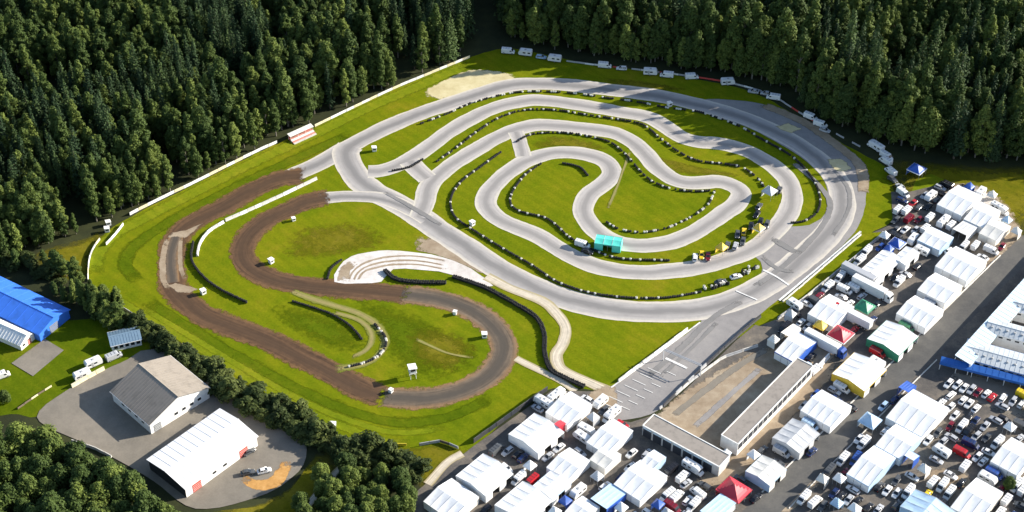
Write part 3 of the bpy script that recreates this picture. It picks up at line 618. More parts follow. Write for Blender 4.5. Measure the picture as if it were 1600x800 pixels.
# the mass of the forest behind the edge trees: one object, tree meshes instanced on points
def scatter(name, pts, protos, label, cat):
    me = bpy.data.meshes.new(name); me.from_pydata([tuple(p[0]) for p in pts], [], [])
    for an, ty, ix in (('variant', 'INT', 1), ('turn', 'FLOAT', 2), ('size', 'FLOAT', 3)):
        a = me.attributes.new(an, ty, 'POINT'); a.data.foreach_set('value', [p[ix] for p in pts])
    o = link(name, me); tag(o, label, cat, None, 'stuff')
    ng = bpy.data.node_groups.new(name+'_scatter', 'GeometryNodeTree')
    ng.interface.new_socket('Geometry', in_out='INPUT', socket_type='NodeSocketGeometry'); ng.interface.new_socket('Geometry', in_out='OUTPUT', socket_type='NodeSocketGeometry')
    gi = ng.nodes.new('NodeGroupInput'); go = ng.nodes.new('NodeGroupOutput'); j = ng.nodes.new('GeometryNodeJoinGeometry')
    def attr(nm, ty):
        n = ng.nodes.new('GeometryNodeInputNamedAttribute'); n.data_type = ty; n.inputs['Name'].default_value = nm; return n.outputs[0]
    va, ta, sa = attr('variant', 'INT'), attr('turn', 'FLOAT'), attr('size', 'FLOAT')
    cx = ng.nodes.new('ShaderNodeCombineXYZ'); ng.links.new(ta, cx.inputs[2])
    for i, (tro, cro) in enumerate(protos):
        pj = ng.nodes.new('GeometryNodeJoinGeometry')
        for ob in (tro, cro):
            oi = ng.nodes.new('GeometryNodeObjectInfo'); oi.inputs[0].default_value = ob; ng.links.new(oi.outputs['Geometry'], pj.inputs[0])
        eq = ng.nodes.new('FunctionNodeCompare'); eq.data_type = 'INT'; eq.operation = 'EQUAL'; ng.links.new(va, eq.inputs[2]); eq.inputs[3].default_value = i
        ip = ng.nodes.new('GeometryNodeInstanceOnPoints'); ng.links.new(gi.outputs[0], ip.inputs['Points']); ng.links.new(eq.outputs[0], ip.inputs['Selection'])
        ng.links.new(pj.outputs[0], ip.inputs['Instance']); ng.links.new(cx.outputs[0], ip.inputs['Rotation']); ng.links.new(sa, ip.inputs['Scale'])
        ng.links.new(ip.outputs[0], j.inputs[0])
    ng.links.new(j.outputs[0], go.inputs[0])
    md = o.modifiers.new('scatter', 'NODES'); md.node_group = ng
    return o
def find_parts(me_pair):
    t = [o for o in C.objects if o.data == me_pair[0]]; c = [o for o in C.objects if o.data == me_pair[1]]
    return t[0], c[0]
scatter('forest', rest, [find_parts(x) for x in SPRUCE+BIRCH], 'dense dark mixed forest filling the top of the view behind the edge trees', 'forest')
# hedge belt along the lower left edge, woods in the lower left, single trees
def belt(pxs, half, n, protos, name, label, group, sc=(0.7, 1.15), seed=1):
    rr = random.Random(seed); pts = resample(catmull(ats(pxs), 1.0), 1.0); ns = normals2(pts)
    for k in range(n):
        i = min(len(pts)-1, int((k+rr.random())/n*len(pts))); p = pts[i]+ns[i]*rr.uniform(-half, half)
        s = rr.uniform(*sc); spawn(tree_spec(rr.choice(protos)), name, label, 'shrub' if 'shrub' in name or 'hedge' in name else 'tree', p, rr.uniform(0, 6.28), group, (s*rr.uniform(.7, 1.7), s*rr.uniform(.7, 1.7), s*rr.uniform(.55, 1.15)))
belt([(150,478),(220,520),(300,568),(345,596)], 3.6, 80, SHRUB+[BIRCH[0]]*0, 'hedge_shrub', 'dark shrub in the hedge between the halls and the lawn', 'hedge shrubs beside the halls', (0.4, 1.05), seed=2)
belt([(345,596),(420,640),(500,682),(580,720),(650,752)], 4.6, 120, SHRUB, 'hedge_shrub', 'dark shrub in the hedge between the round yard and the lower lawn', 'hedge shrubs beside the round yard', (0.45, 1.25), seed=3)
belt([(100,452),(150,484),(195,508)], 4.5, 34, BIRCH, 'hedge_tree', 'small dark tree between the blue hall and the lawn corner', 'trees beside the blue hall', (0.4, 0.78), seed=4)
belt([(-10,412),(40,418),(100,440)], 3.0, 26, SHRUB+BIRCH[:1], 'hedge_shrub', 'dark shrub behind the blue hall at the forest edge', 'shrubs behind the blue hall', (0.5, 1.0), seed=5)
def wood(poly, spacing, protos, name, label, group, sc, seed):
    rr = random.Random(seed); us = [p[0] for p in poly]; vs_ = [p[1] for p in poly]
    y = at(800, max(vs_)).y
    while y < at(800, min(vs_)).y:
        x = at(min(us), max(vs_)).x-20
        while x < at(max(us), min(vs_)).x+20:
            p = Vector((x+rr.uniform(-1, 1)*spacing*.4, y+rr.uniform(-1, 1)*spacing*.4, 0)); u, v = pix(p)
            if inpoly(u, v, poly):
                s = rr.uniform(*sc); spawn(tree_spec(rr.choice(protos)), name, label, 'tree', p, rr.uniform(0, 6.28), group, (s*rr.uniform(.9, 1.1), s*rr.uniform(.9, 1.1), s))
            x += spacing
        y += spacing
wood([(-60,690),(40,694),(120,722),(195,762),(255,805),(295,850),(-60,930)], 5.2, OAK, 'broadleaf_tree', 'spreading green broadleaf tree in the lower left corner wood', 'broadleaf trees in the lower left corner', (0.55, 0.9), 7)
wood([(470,800),(500,752),(548,730),(612,748),(655,785),(655,870),(430,900)], 4.4, OAK, 'broadleaf_tree', 'green broadleaf tree at the bottom between the round yard and the paddock', 'broadleaf trees beside the paddock', (0.4, 0.62), 8)
wood([(-30,625),(10,622),(24,650),(-30,668)], 4.5, OAK, 'broadleaf_tree', 'dark green tree at the left edge beside the side lawn', 'trees at the left edge', (0.35, 0.5), 9)
wood([(1255,165),(1290,180),(1305,200),(1280,195)], 5, OAK, 'broadleaf_tree', 'pale leafed small tree standing before the shaded forest at right', 'small trees before the right forest', (0.5, 0.7), 10)
wood([(1350,212),(1380,195),(1470,205),(1515,228),(1510,246),(1440,232),(1380,226)], 6, OAK, 'broadleaf_tree', 'round olive tree at the forest edge above the upper paddock', 'round trees above the upper paddock', (0.9, 1.3), 11)
for u, v, s, lab in ((1574,765,.36,'small green tree among the cars at the right edge'),):
    spawn(tree_spec(OAK[1]), 'broadleaf_tree', lab, 'tree', at(u, v), 1, None, s)

# ================================================================== BUILDINGS
def quad_frame(sw, se, nw):
    """ground frame: origin at sw corner, x axis sw->se, y axis = perpendicular; returns origin, rotz, length, depth"""
    d = se-sw; rz = math.atan2(d.y, d.x); L = d.length
    n = Vector((-d.y, d.x, 0)).normalized(); return sw, rz, L, abs((nw-sw).dot(n))
def seamed_slope(mb, x0, x1, ya, za, yb, zb, th=0.12, pitch=1.0, mi=0):
    """roof sheet between (ya,za) eave and (yb,zb) ridge with raised seams"""
    mb.add([(x0,ya,za),(x1,ya,za),(x1,yb,zb),(x0,yb,zb),(x0,ya,za-th),(x1,ya,za-th),(x1,yb,zb-th),(x0,yb,zb-th)],
           [(0,1,2,3),(7,6,5,4),(0,4,5,1),(1,5,6,2),(2,6,7,3),(3,7,4,0)], mi)
    n = max(1, int((x1-x0)/pitch))
    for k in range(1, n):
        x = x0+(x1-x0)*k/n
        mb.add([(x-.04,ya,za+.004),(x+.04,ya,za+.004),(x+.04,yb,zb+.004),(x-.04,yb,zb+.004),(x-.03,ya,za+.07),(x+.03,ya,za+.07),(x+.03,yb,zb+.07),(x-.03,yb,zb+.07)],
               [(4,5,6,7),(0,1,5,4),(1,2,6,5),(2,3,7,6),(3,0,4,7)], mi)
def gable_hall(name, label, org, rz, L, D, eave, ridge, wallm, roofm, windows=(), doors=(), group=None, over=0.4, trim=WPAINT, cat='building', pitch=1.0):
    """ridge runs along local x (length L), gables at x=0 and x=L, eaves at y=0 and y=D. windows: (face, pos, z, w, h)"""
    t = thing(name, label, cat, org, rz, group)
    mb = MB(); mb.prism([(0, 0), (D, 0), (D, eave), (D/2, ridge-0.16), (0, eave)], 0, L, 'x')
    link('wall', mb.mesh('wall', wallm), t)
    sl = (ridge-eave)/(D/2); oz = eave - over*sl
    for ya, yb in ((-over, D/2), (D+over, D/2)):
        mb = MB(); seamed_slope(mb, -over, L+over, ya, oz+0.02, yb, ridge+0.02, pitch=pitch)
        link('roof_slope', mb.mesh('roof_slope', roofm), t)
    mb = MB(); mb.prism([(D/2-.35, ridge-0.06), (D/2, ridge+0.16), (D/2+.35, ridge-0.06)], -over-.03, L+over+.03, 'x'); link('ridge_cap', mb.mesh('ridge_cap', roofm), t)
    for ya in (-over-.12, D+over):
        mb = MB(); mb.box(-over, L+over, ya, ya+.12, oz-.16, oz-.02); link('gutter', mb.mesh('gutter', trim), t)
    def face_box(face, pos, z, w, h, out, dp):
        if face == 'y0': return (pos, pos+w, -out, dp, z, z+h)
        if face == 'y1': return (pos, pos+w, D-dp, D+out, z, z+h)
        if face == 'x0': return (-out, dp, pos, pos+w, z, z+h)
        return (L-dp, L+out, pos, pos+w, z, z+h)
    for fc, pos, z, w_, h in windows:
        mb = MB(); mb.box(*face_box(fc, pos, z, w_, h, 0.06, 0.02)); o = link('window', mb.mesh('window', trim), t)
        mb = MB(); mb.box(*face_box(fc, pos+.1, z+.1, w_-.2, h-.2, 0.075, -0.03)); link('pane', mb.mesh('pane', GLASS), o)
    for fc, pos, w_, h, mt in doors:
        mb = MB(); mb.box(*face_box(fc, pos, 0, w_, h, 0.07, 0.02)); o = link('door', mb.mesh('door', mt), t)
        for k in range(1, 5):
            mb = MB(); mb.box(*face_box(fc, pos+.08, h*k/5-.03, w_-.16, 0.06, 0.10, -0.05)); link('door_rail', mb.mesh('door_rail', trim), o)
    return t
ROOFG = paint('felt_roof', (0.27, 0.235, 0.195), 0.85, 0.14, 0.35); ROOFW = paint('white_roof', (0.80, 0.80, 0.80), 0.5, 0.05, 0.25)
ROOFB = paint('blue_tarpaulin', (0.05, 0.19, 0.72), 0.4, 0.12, 0.3); ROOFLB = paint('pale_blue_roof', (0.58, 0.70, 0.78), 0.4, 0.06, 0.3)
ROOFGR = paint('light_grey_roof', (0.46, 0.50, 0.53), 0.6, 0.1, 0.3); BLUEF = paint('blue_fascia', (0.02, 0.12, 0.42), 0.45, 0.1, 0.5)
TANROOF = paint('gravelled_roof', (0.27, 0.24, 0.21), 0.9, 0.14, 0.5)
DOORG = paint('grey_door', (0.20, 0.21, 0.22), 0.5, 0.12, 1); DOORR = paint('red_door', (0.45, 0.07, 0.05), 0.5, 0.12, 1)
# hall 1: white gable faces lower right; ridge runs away to the upper left
sw, se = at(237, 679), at(328, 622); nw = at(167, 634)
d = (se-sw); rz = math.atan2(d.y, d.x); D = d.length; Lh = abs((nw-sw).dot(Vector((-d.y, d.x, 0)).normalized()))
# local x = away along the ridge, so origin at se, x axis = normal, y axis = se->sw
gable_hall('gabled_hall', 'white walled hall with grey and tan seamed gable roof in the yard', se, rz+PI/2, Lh, D, 4.6, 8.6, WPAINT, ROOFG,
           [('x0', 3+2.9*k, 1.7, 1.5, 1.2) for k in range(4)]+[('y1', 3+3.5*k, 2.2, 1.6, 1.0) for k in range(4)], [('x0', D-3.8, 2.6, 3.0, DOORG)], pitch=1.1)
# hall 2: long white building
sw, se = at(292, 778), at(403, 697); nw = at(236, 733)
o_, rz, Lh, D = quad_frame(sw, se, nw)
wh = gable_hall('white_hall', 'long low white roofed hall with dark end wall beside the round yard', o_, rz, Lh, D, 4.4, 5.6, WPAINT, ROOFW,
           [('y0', 10+4*k, 1.6, 1.6, 1.1) for k in range(2)], [('y0', 2.5, 3.2, 3.2, DOORR), ('y0', Lh-7, 3.2, 3.2, DOORR)], pitch=2.4)
mb = MB(); mb.prism([(0.02, 0.1), (D-.02, 0.1), (D-.02, 4.3), (D/2, 5.3), (0.02, 4.3)], -.05, .02, 'x'); link('dark_end_panel', mb.mesh('dark_end_panel', DARKIN), wh)  # thin dark panel laid over the white end wall to darken it
# blue tarpaulin hall and its low annexe at the left edge
c0, c1 = at(-45, 480), at(64, 534)
d = c1-c0; rz = math.atan2(d.y, d.x)
gable_hall('blue_hall', 'blue tarpaulin covered hall cut by the left edge of the picture', c0, rz, d.length, 13.5, 3.6, 5.6, ROOFB, ROOFB, (), [('x1', 4.5, 3.6, 3.0, DOORG)], pitch=3.4, trim=ROOFB)
c0, c1 = at(-40, 515), at(34, 548)
d = c1-c0; rz = math.atan2(d.y, d.x)
gable_hall('small_annexe', 'small white and cream gabled annexe in front of the blue hall', c0, rz, d.length, 6.2, 2.8, 4.4, CREAM, WPAINT, [('x1', 0.8, 1.0, 1.2, 1.0)], [('x1', 3.2, 1.4, 2.1, DOORR)], pitch=1.2)
# pit building: L-shaped flat roof round a court
def flat_wing(t, a, b, wd, h, nm, side=1, doors=True):
    d = b-a; rz = math.atan2(d.y, d.x); L = d.length; loc = a - Vector(t.location); loc.z = 0
    y0, y1 = (0, wd) if side > 0 else (-wd, 0)
    mb = MB(); mb.box(0, L, y0, y1, 0, h); wl = link('wall', mb.mesh('wall', CONC if doors else WPAINT), t, loc, rz)
    mb = MB(); mb.box(.2, L-.2, y0+.2, y1-.2, h, h+.05); link('roof', mb.mesh('roof', TANROOF), t, loc, rz)
    for (p0, p1, q0, q1) in ((0, L, y0-.12, y0+.2), (0, L, y1-.2, y1+.12), (-.12, .2, y0+.2, y1-.2), (L-.2, L+.12, y0+.2, y1-.2)):
        mb = MB(); mb.box(p0, p1, q0, q1, h-.1, h+.22); link('parapet', mb.mesh('parapet', WPAINT), t, loc, rz)
    n = int(L/3.6) if doors else 0; out = -0.08 if side > 0 else 0.0
    mbd = MB(); mbd.box(0.25, 3.2, -.10, .04, 0.05, h-0.9); dm = mbd.mesh('garage_door', DARKIN)
    mbd = MB(); mbd.box(0.25, 3.2, -.13, -.05, h-0.85, h-.45); wm = mbd.mesh('sign_panel', ROOFLB)
    if not doors:
        mw = MB(); mw.box(0.2, 2.6, y0-.06, y0+.03, 2.3, h-.4); wmm = mw.mesh('window', DARKIN)
        for k in range(int(L/2.8)): link('window', wmm, t, loc + Matrix.Rotation(rz, 3, 'Z') @ Vector((k*2.8+.1, 0, 0)), rz)
    rot = Matrix.Rotation(rz, 3, 'Z')
    for k in range(n):
        yb = y0 if side > 0 else y0
        p = loc + rot @ Vector((k*3.6+.1, yb, 0)); link('garage_door', dm, t, p, rz); link('sign_panel', wm, t, p, rz)
    return wl
pt = thing('pit_building', 'flat roofed L shaped pit building with dark garage doors beside the main straight', 'building', at(1000, 675))
A, B = at(1003, 680), at(1122, 745)
flat_wing(pt, A, B, 6.0, 4.2, 'front')
E0 = at(1133, 731); dvec = at(1268, 590)-E0; dn = dvec.normalized()
flat_wing(pt, E0 + dn*6.2, E0 + dvec, 6.0, 5.0, 'right', 1, False)
patch('pit_court', [(1030,650),(1190,548),(1240,570),(1125,700),(1100,705)], 'gravel_tan', 0.15)
ribbon('gravel_patch', [(1050,652),(1100,612),(1150,575),(1200,545)], 2.5, 'yard_asphalt', soft=True)
ribbon('gravel_patch', [(1085,668),(1140,618),(1190,575)], 2.0, 'main_asphalt', soft=True)
block_wall('pit_wall', [(1030,640),(1080,596),(1128,560),(1188,540)], 'grey pit wall between the straight and the pit court', [GRB, CONC], 3.0, 0.9, 0.4, 'wall', smooth=False)
# stand hall and long canopy at the right edge
def canopy(name, label, a, b, wd, h, roofm, fasm, side=1, posts=True):
    d = b-a; rz = math.atan2(d.y, d.x); L = d.length
    t = thing(name, label, 'canopy', (a.x, a.y, 0), rz)
    y0, y1 = (0, wd) if side > 0 else (-wd, 0)
    mb = MB(); seamed_slope(mb, 0, L, y0, h, y1, h+0.7, pitch=2.0); link('roof', mb.mesh('roof', roofm), t)
    mb = MB(); mb.box(-.05, L+.05, y0-.1, y0, h-.9, h+.05); link('fascia', mb.mesh('fascia', fasm), t)
    pm = MB(); pm.box(-.1, .1, -.1, .1, 0, h-.1); pm = pm.mesh('post', WPAINT)
    for k in range(int(L/5)+1):
        for y in (y0+.3, y1-.3): link('post', pm, t, (min(k*5+.2, L-.2), y, 0))
    return t
canopy('long_canopy', 'long narrow pale blue canopy roof running beside the paddock road', at(1487, 575), at(1650, 393), 5.6, 5.0, ROOFLB, ROOFLB, -1)
def strip_hall(cpx, L, W, h, label, fas, wallm=WPAINT):
    a, b = at(1468, 580), at(1600, 617); d = (b-a).normalized(); n = Vector((-d.y, d.x, 0)); rz = math.atan2(d.y, d.x)
    t = gable_hall('stand_hall', label, at(*cpx), rz, L, W, h, h+0.9, wallm, ROOFGR, [('y0', 1.5+2.6*k, h-1.6, 1.5, 0.8) for k in range(int(L/2.6)-1)], (), 'parallel stand halls at the right edge', 0.3, fas, pitch=1.5)
    vm = MB(); vm.bbox(-.35, .35, -.3, .3, 0, .3, .06); vm = vm.mesh('roof_vent', GRB)
    sl = 0.9/(W/2)
    for k in range(int(L/2.4)): link('roof_vent', vm, t, (1.5+2.4*k, W*0.28, h+sl*W*0.28+.02))
    return t
strip_hall((1500, 574), 34, 9.0, 4.6, 'front stand hall with blue fascia over the open yard', BLUEF)
strip_hall((1536, 535), 30, 6.5, 5.2, 'middle grey stand hall in the parallel row at the right edge', WPAINT)
strip_hall((1578, 500), 24, 6.0, 4.6, 'rear white stand hall in the parallel row at the right edge', WPAINT)
canopy('blue_canopy', 'low blue edged canopy in front of the parallel stand halls', at(1466, 578), at(1640, 622), 2.2, 3.4, BLUEF, BLUEF, 1)

# ================================================================== TENTS
ROADDIR = (at(1580, 410)-at(1200, 790)); RANG = math.atan2(ROADDIR.y, ROADDIR.x)
FABRIC = {'white': WHITE, 'cream': CREAM,
          'red': paint('red_fabric', (0.50, 0.03, 0.05), 0.5, 0.1, 0.5), 'yellow': paint('yellow_fabric', (0.78, 0.52, 0.05), 0.5, 0.1, 0.5),
          'green': paint('green_fabric', (0.03, 0.22, 0.12), 0.5, 0.1, 0.5), 'turquoise': paint('turquoise_fabric', (0.10, 0.62, 0.52), 0.5, 0.08, 0.5),
          'blue': paint('blue_fabric', (0.03, 0.10, 0.42), 0.5, 0.1, 0.5), 'pale blue': paint('pale_blue_fabric', (0.42, 0.58, 0.74), 0.5, 0.1, 0.5),
          'grey': paint('grey_fabric', (0.52, 0.53, 0.54), 0.5, 0.1, 0.5)}
TENTC = {}
def tent_spec(L, W, style, col, trim):
    key = (L, W, style, col, trim)
    if key in TENTC: return TENTC[key]
    fm, tm = FABRIC[col], FABRIC[trim]; eh, rh = 3.0, 3.0+0.10*W; spec = []
    if style == 'gable':       # ridge along x, cloth sagging between frames
        bays = max(2, round(L/3)); nx = bays*4; ny = 8; mb = MB(); vs = []
        for i in range(nx+1):
            x = -L/2+L*i/nx; sag = 0.12*abs(math.sin(PI*i/4))
            for j in range(ny+1):
                t = j/ny; y = -W/2+W*t; z = eh+(rh-eh)*(1-abs(2*t-1)) - sag*math.sin(PI*min(1, 2*min(t, 1-t)))
                vs.append((x, y, z))
        fs = [(i*(ny+1)+j, (i+1)*(ny+1)+j, (i+1)*(ny+1)+j+1, i*(ny+1)+j+1) for i in range(nx) for j in range(ny)]
        mb.add(vs, fs); spec.append(('roof', mb.mesh('roof', fm), None, None, None))
        mb = MB()
        for i in range(bays+1):
            x = -L/2+L*i/bays
            mb.add([(x-.06, -W/2, eh+.05), (x+.06, -W/2, eh+.05), (x+.06, 0, rh+.05), (x-.06, 0, rh+.05), (x+.06, W/2, eh+.05), (x-.06, W/2, eh+.05)], [(0, 1, 2, 3), (3, 2, 4, 5)])
        spec.append(('roof_seam', mb.mesh('roof_seam', FABRIC['grey']), None, None, 0))
        for sx in (-1, 1):
            mb = MB(); mb.prism([(-W/2, 0.05), (W/2, 0.05), (W/2, eh-.02), (0, rh-.06), (-W/2, eh-.02)], sx*L/2-.03, sx*L/2+.03, 'x'); spec.append(('end_wall', mb.mesh('end_wall', tm if sx < 0 else fm), None, None, None))
        for sy in (-1, 1):
            for b in range(bays):
                if sy < 0 and b % 2 == 1: continue
                x = -L/2+L*b/bays; mb = MB(); mb.box(x+.06, x+L/bays-.06, sy*W/2-.03, sy*W/2+.03, 0.05, eh-.03); spec.append(('side_wall', mb.mesh('side_wall', fm), None, None, None))
            mb = MB(); mb.box(-L/2-.05, L/2+.05, sy*(W/2+.05)-.02, sy*(W/2+.05)+.02, eh-.35, eh+.06); spec.append(('valance', mb.mesh('valance', tm), None, None, None))
    elif style == 'peak':      # pyramid with a curved tip
        mb = MB(); n = 10; vs = []
        for i in range(n+1):
            for j in range(n+1):
                x, y = -1+2*i/n, -1+2*j/n; m = max(abs(x), abs(y))
                vs.append((x*L/2, y*W/2, eh-.3+ (2.0+.05*W)*(1-m)**1.35))
        fs = [(i*(n+1)+j, (i+1)*(n+1)+j, (i+1)*(n+1)+j+1, i*(n+1)+j+1) for i in range(n) for j in range(n)]
        mb.add(vs, fs); spec.append(('roof', mb.mesh('roof', fm), None, None, None))
        for a, (lx, ly) in enumerate(((0, -1), (0, 1), (-1, 0), (1, 0))):
            mb = MB()
            if lx == 0: mb.box(-L/2, L/2, ly*W/2-.03, ly*W/2+.03, eh-.62, eh-.28)
            else: mb.box(lx*L/2-.03, lx*L/2+.03, -W/2, W/2, eh-.62, eh-.28)
            spec.append(('valance', mb.mesh('valance', tm), None, None, None))
        mb = MB(); mb.box(-L/2+.05, L/2-.05, W/2-.09, W/2-.05, .05, eh-.62); spec.append(('side_wall', mb.mesh('side_wall', fm), None, None, None))
    else:                      # mono-pitch awning standing against its trailer
        mb = MB(); n = 12; vs = []
        for i in range(n+1):
            for j in range(6):
                t = j/5; vs.append((-L/2+L*i/n, -W/2+W*t, eh-.3+1.1*t-.09*abs(math.sin(PI*i/3))*math.sin(PI*t)))
        fs = [(i*6+j, (i+1)*6+j, (i+1)*6+j+1, i*6+j+1) for i in range(n) for j in range(5)]
        mb.add(vs, fs); spec.append(('roof', mb.mesh('roof', fm), None, None, None))
        mb = MB(); mb.box(-L/2, L/2, -W/2-.06, -W/2, eh-.7, eh-.26); spec.append(('valance', mb.mesh('valance', tm), None, None, None))
        for sx in (-1, 1):
            mb = MB(); mb.prism([(-W/2, .05), (W/2, .05), (W/2, eh+.75), (-W/2, eh-.34)], sx*L/2-.03, sx*L/2+.03, 'x'); spec.append(('end_wall', mb.mesh('end_wall', tm), None, None, None))
    pm = MB(); pm.tube((0, 0, 0), (0, 0, eh-.1), .06, n=6); pm = pm.mesh('pole', ALU)
    for x in (-L/2+.15, 0, L/2-.15):
        for y in (-W/2+.15, W/2-.15): spec.append(('pole', pm, (x, y, 0), None, None))
    TENTC[key] = spec; return spec
ZP = 0.19
BOXES = []
def obb(p, a, hx, hy):
    c, n = math.cos(a), math.sin(a); ux, uy = (c*hx, n*hx), (-n*hy, c*hy)
    return [(p.x+i*ux[0]+j*uy[0], p.y+i*ux[1]+j*uy[1]) for i, j in ((1, 1), (1, -1), (-1, -1), (-1, 1))]
def hits(q):
    """separating-axis test of footprint q against everything already standing"""
    cx, cy = sum(v[0] for v in q)/4, sum(v[1] for v in q)/4
    for b in BOXES:
        if abs(b[0][0]-cx) > 30 or abs(b[0][1]-cy) > 30: continue
        sep = False
        for r in (q, b):
            for k in range(2):
                ax, ay = r[k+1][0]-r[k][0], r[k+1][1]-r[k][1]
                p1 = [v[0]*ax+v[1]*ay for v in q]; p2 = [v[0]*ax+v[1]*ay for v in b]
                if max(p1) <= min(p2) or max(p2) <= min(p1): sep = True; break
            if sep: break
        if not sep: return True
    return False
HALF = {'car': (2.25, 1.0), 'van': (2.8, 1.08), 'camper': (3.6, 1.25), 'caravan': (3.3, 1.2), 'truck': (7.6, 1.35), 'tent': (1.65, 1.65)}
for a_, b_, w_, sd_ in ((at(1003, 680), at(1122, 745), 6.0, 1), (at(1133, 731), at(1268, 590), 6.0, 1), (at(1487, 575), at(1650, 393), 5.6, -1), (at(1466, 578), at(1640, 622), 2.4, 1)):
    d_ = b_-a_; n_ = Vector((-d_.y, d_.x, 0)).normalized()*sd_; BOXES.append(obb((a_+b_)/2+n_*w_/2, math.atan2(d_.y, d_.x), d_.length/2, w_/2))
def tent(px, py, L, W, style, col, trim, label, turn=0.0, group='paddock tents'):
    """px,py: centre of the roof in the survey; local x runs along the paddock road + turn"""
    p = at(px, py, 3.4); p.z = ZP; L = L*1.08; W = W*1.08; f = 1.0
    while hits(obb(p, RANG+turn, L*f/2, W*f/2)) and f > 0.6: f *= 0.95
    L = round(L*f, 2); W = round(W*f, 2); BOXES.append(obb(p, RANG+turn, L/2+.1, W/2+.1))
    return spawn(tent_spec(L, W, style, col, trim), 'awning' if style == 'mono' else 'paddock_tent', label, 'awning' if style == 'mono' else 'tent', p, RANG+turn, group)
H2 = PI/2
T = tent
# row beside the road, bottom to top
T(1244,680,10,9,'gable','grey','grey','pale grey tent, lowest in the row beside the paddock road')
T(1291,637,10,11,'gable','white','white','plain white tent second from the bottom in the row beside the paddock road', H2)
T(1343,580,12,11,'gable','white','yellow','white tent with yellow end wall in the row beside the paddock road')
T(1395,527,11,11,'gable','white','green','white tent with green end in the row beside the paddock road', 0)
T(1438,486,10,11,'gable','white','white','white tent just above the green ended tent in the road row', H2)
T(1469,449,9.5,11,'gable','white','cream','white tent with cream skirt second from top in the road row', H2)
T(1502,411,11,13,'gable','white','white','topmost large white tent in the row beside the paddock road', H2)
# second row
T(1299,484,9,12,'gable','white','white','white tent behind the grass verge above the red canopy', H2)
T(1244,541,7,12,'gable','white','blue','long white tent with blue skirt, leftmost in the second row', H2)
T(1236,516,4,9,'mono','cream','white','small cream awning just above the long blue skirted tent', H2)
T(1283,506,5.5,6,'peak','yellow','yellow','small yellow peaked canopy in the second row')
T(1314,520,6.5,6.5,'peak','red','white','red peaked canopy with white valance in the second row')
T(1352,477,5,5,'peak','green','green','small dark green peaked canopy in the second row')
T(1378,412,13,7,'gable','white','white','long white tent near the upper paddock, left of a twin')
T(1416,399,14,8,'gable','white','white','long white tent near the upper paddock, right of a twin')
T(1402,378,4.5,4.5,'peak','blue','white','small blue peaked canopy above the twin long white tents')
# bottom centre
T(838,676,11,11,'gable','white','white','square white tent beside the red fronted awning at the lower lawn fence')
T(757,741,11,11,'gable','white','white','square white tent second from the left end of the bottom tents')
T(705,779,10,11,'gable','white','cream','white tent at the far left end of the bottom tents', H2)
T(889,637,8,11,'gable','white','white','ribbed white tent nearest the access path end', H2)
T(878,660,3.5,8,'mono','red','red','small red awning in front of the ribbed white tent', H2)
T(953,681,7,12,'gable','white','white','white tent nearest the end of the main straight', H2)
T(946,713,9,12,'gable','cream','cream','cream tent in the middle of the bottom tents', H2)
T(888,724,9,12,'gable','white','white','white tent left of the cream tent', H2)
T(862,757,13,12,'gable','white','pale blue','large white tent with pale blue end at the bottom')
T(818,785,12,11,'gable','white','white','large white tent cut by the bottom edge left of centre')
T(1001,749,9,12,'gable','white','white','white tent right of the blue awning near the bottom', H2)
T(1020,718,7,11,'gable','white','pale blue','white tent with pale blue skirt below the pit building', H2)
T(951,775,6.5,10,'mono','pale blue','blue','pale blue and dark blue awning at the bottom', H2)
T(910,795,9,11,'gable','white','white','white tent cut by the bottom edge below the cream tent', H2)
T(1147,763,6.5,7.5,'peak','red','red','bright red peaked canopy below the long white wall')
T(1197,734,8,8,'gable','cream','pale blue','cream and pale blue tent beside the road below the pale grey tent')
T(1122,792,6,11,'mono','pale blue','grey','pale blue awning at the bottom edge right of the dark red van', H2)
T(1135,706,0.1+4,3.5,'peak','white','pale blue','tiny white peaked canopy at the corner of the pit building')
# right of the road
T(1434,644,11.5,15,'gable','white','white','largest white tent right of the paddock road, upper of a pair', H2)
T(1404,689,11,15,'gable','white','pale blue','large white tent with pale blue end, lower of a pair', H2)
T(1362,727,7,14,'gable','white','pale blue','long white tent below the large pair right of the road', H2)
T(1425,712,5,6,'mono','pale blue','blue','pale blue awning at the foot of the large white pair', H2)
T(1585,712,8,12,'gable','white','white','white tent at the lower right edge among the cars', H2)
T(1360,655,5,5,'peak','pale blue','pale blue','small pale blue canopy between the road and the large white pair')
T(1418,604,4,6,'mono','blue','blue','small blue awning on top of the large white pair', H2)
T(1527,780,8,14,'gable','white','cream','white tent with cream skirt near the lower right corner', H2)
T(1450,795,8,12,'gable','pale blue','pale blue','pale blue tent at the bottom edge near the lower right')
# upper paddock
T(1500,312,9,14,'gable','white','white','large white tent at the top of the upper paddock', H2)
T(1535,335,7,12,'gable','white','cream','white tent with cream ends right in the upper paddock', H2)
T(1555,358,6,10,'gable','cream','cream','cream tent at the right end of the upper paddock', H2)
T(1462,372,8,9,'gable','white','pale blue','white tent with pale blue skirt in the middle of the upper paddock', H2)
T(1508,356,6,9,'mono','grey','white','grey awning among the vehicles of the upper paddock', H2)
T(1433,262,5,5,'peak','blue','white','blue peaked canopy by the forest edge above the upper paddock')
# infield
T(951,375,8.5,4.5,'gable','turquoise','turquoise','bright turquoise canopy beside the innermost kart hairpin', -RANG+R(-12), 'infield canopies')
T(1203,296,4,4,'peak','grey','grey','small grey canopy at the right end of the second kart loop', 0, 'infield canopies')
T(1186,354,3.2,3.2,'peak','yellow','white','yellow canopy among the vehicles at the kart pit', 0, 'infield canopies')
T(1128,384,3.0,3.0,'peak','yellow','yellow','small yellow canopy by the parked infield cars', 0, 'infield canopies')

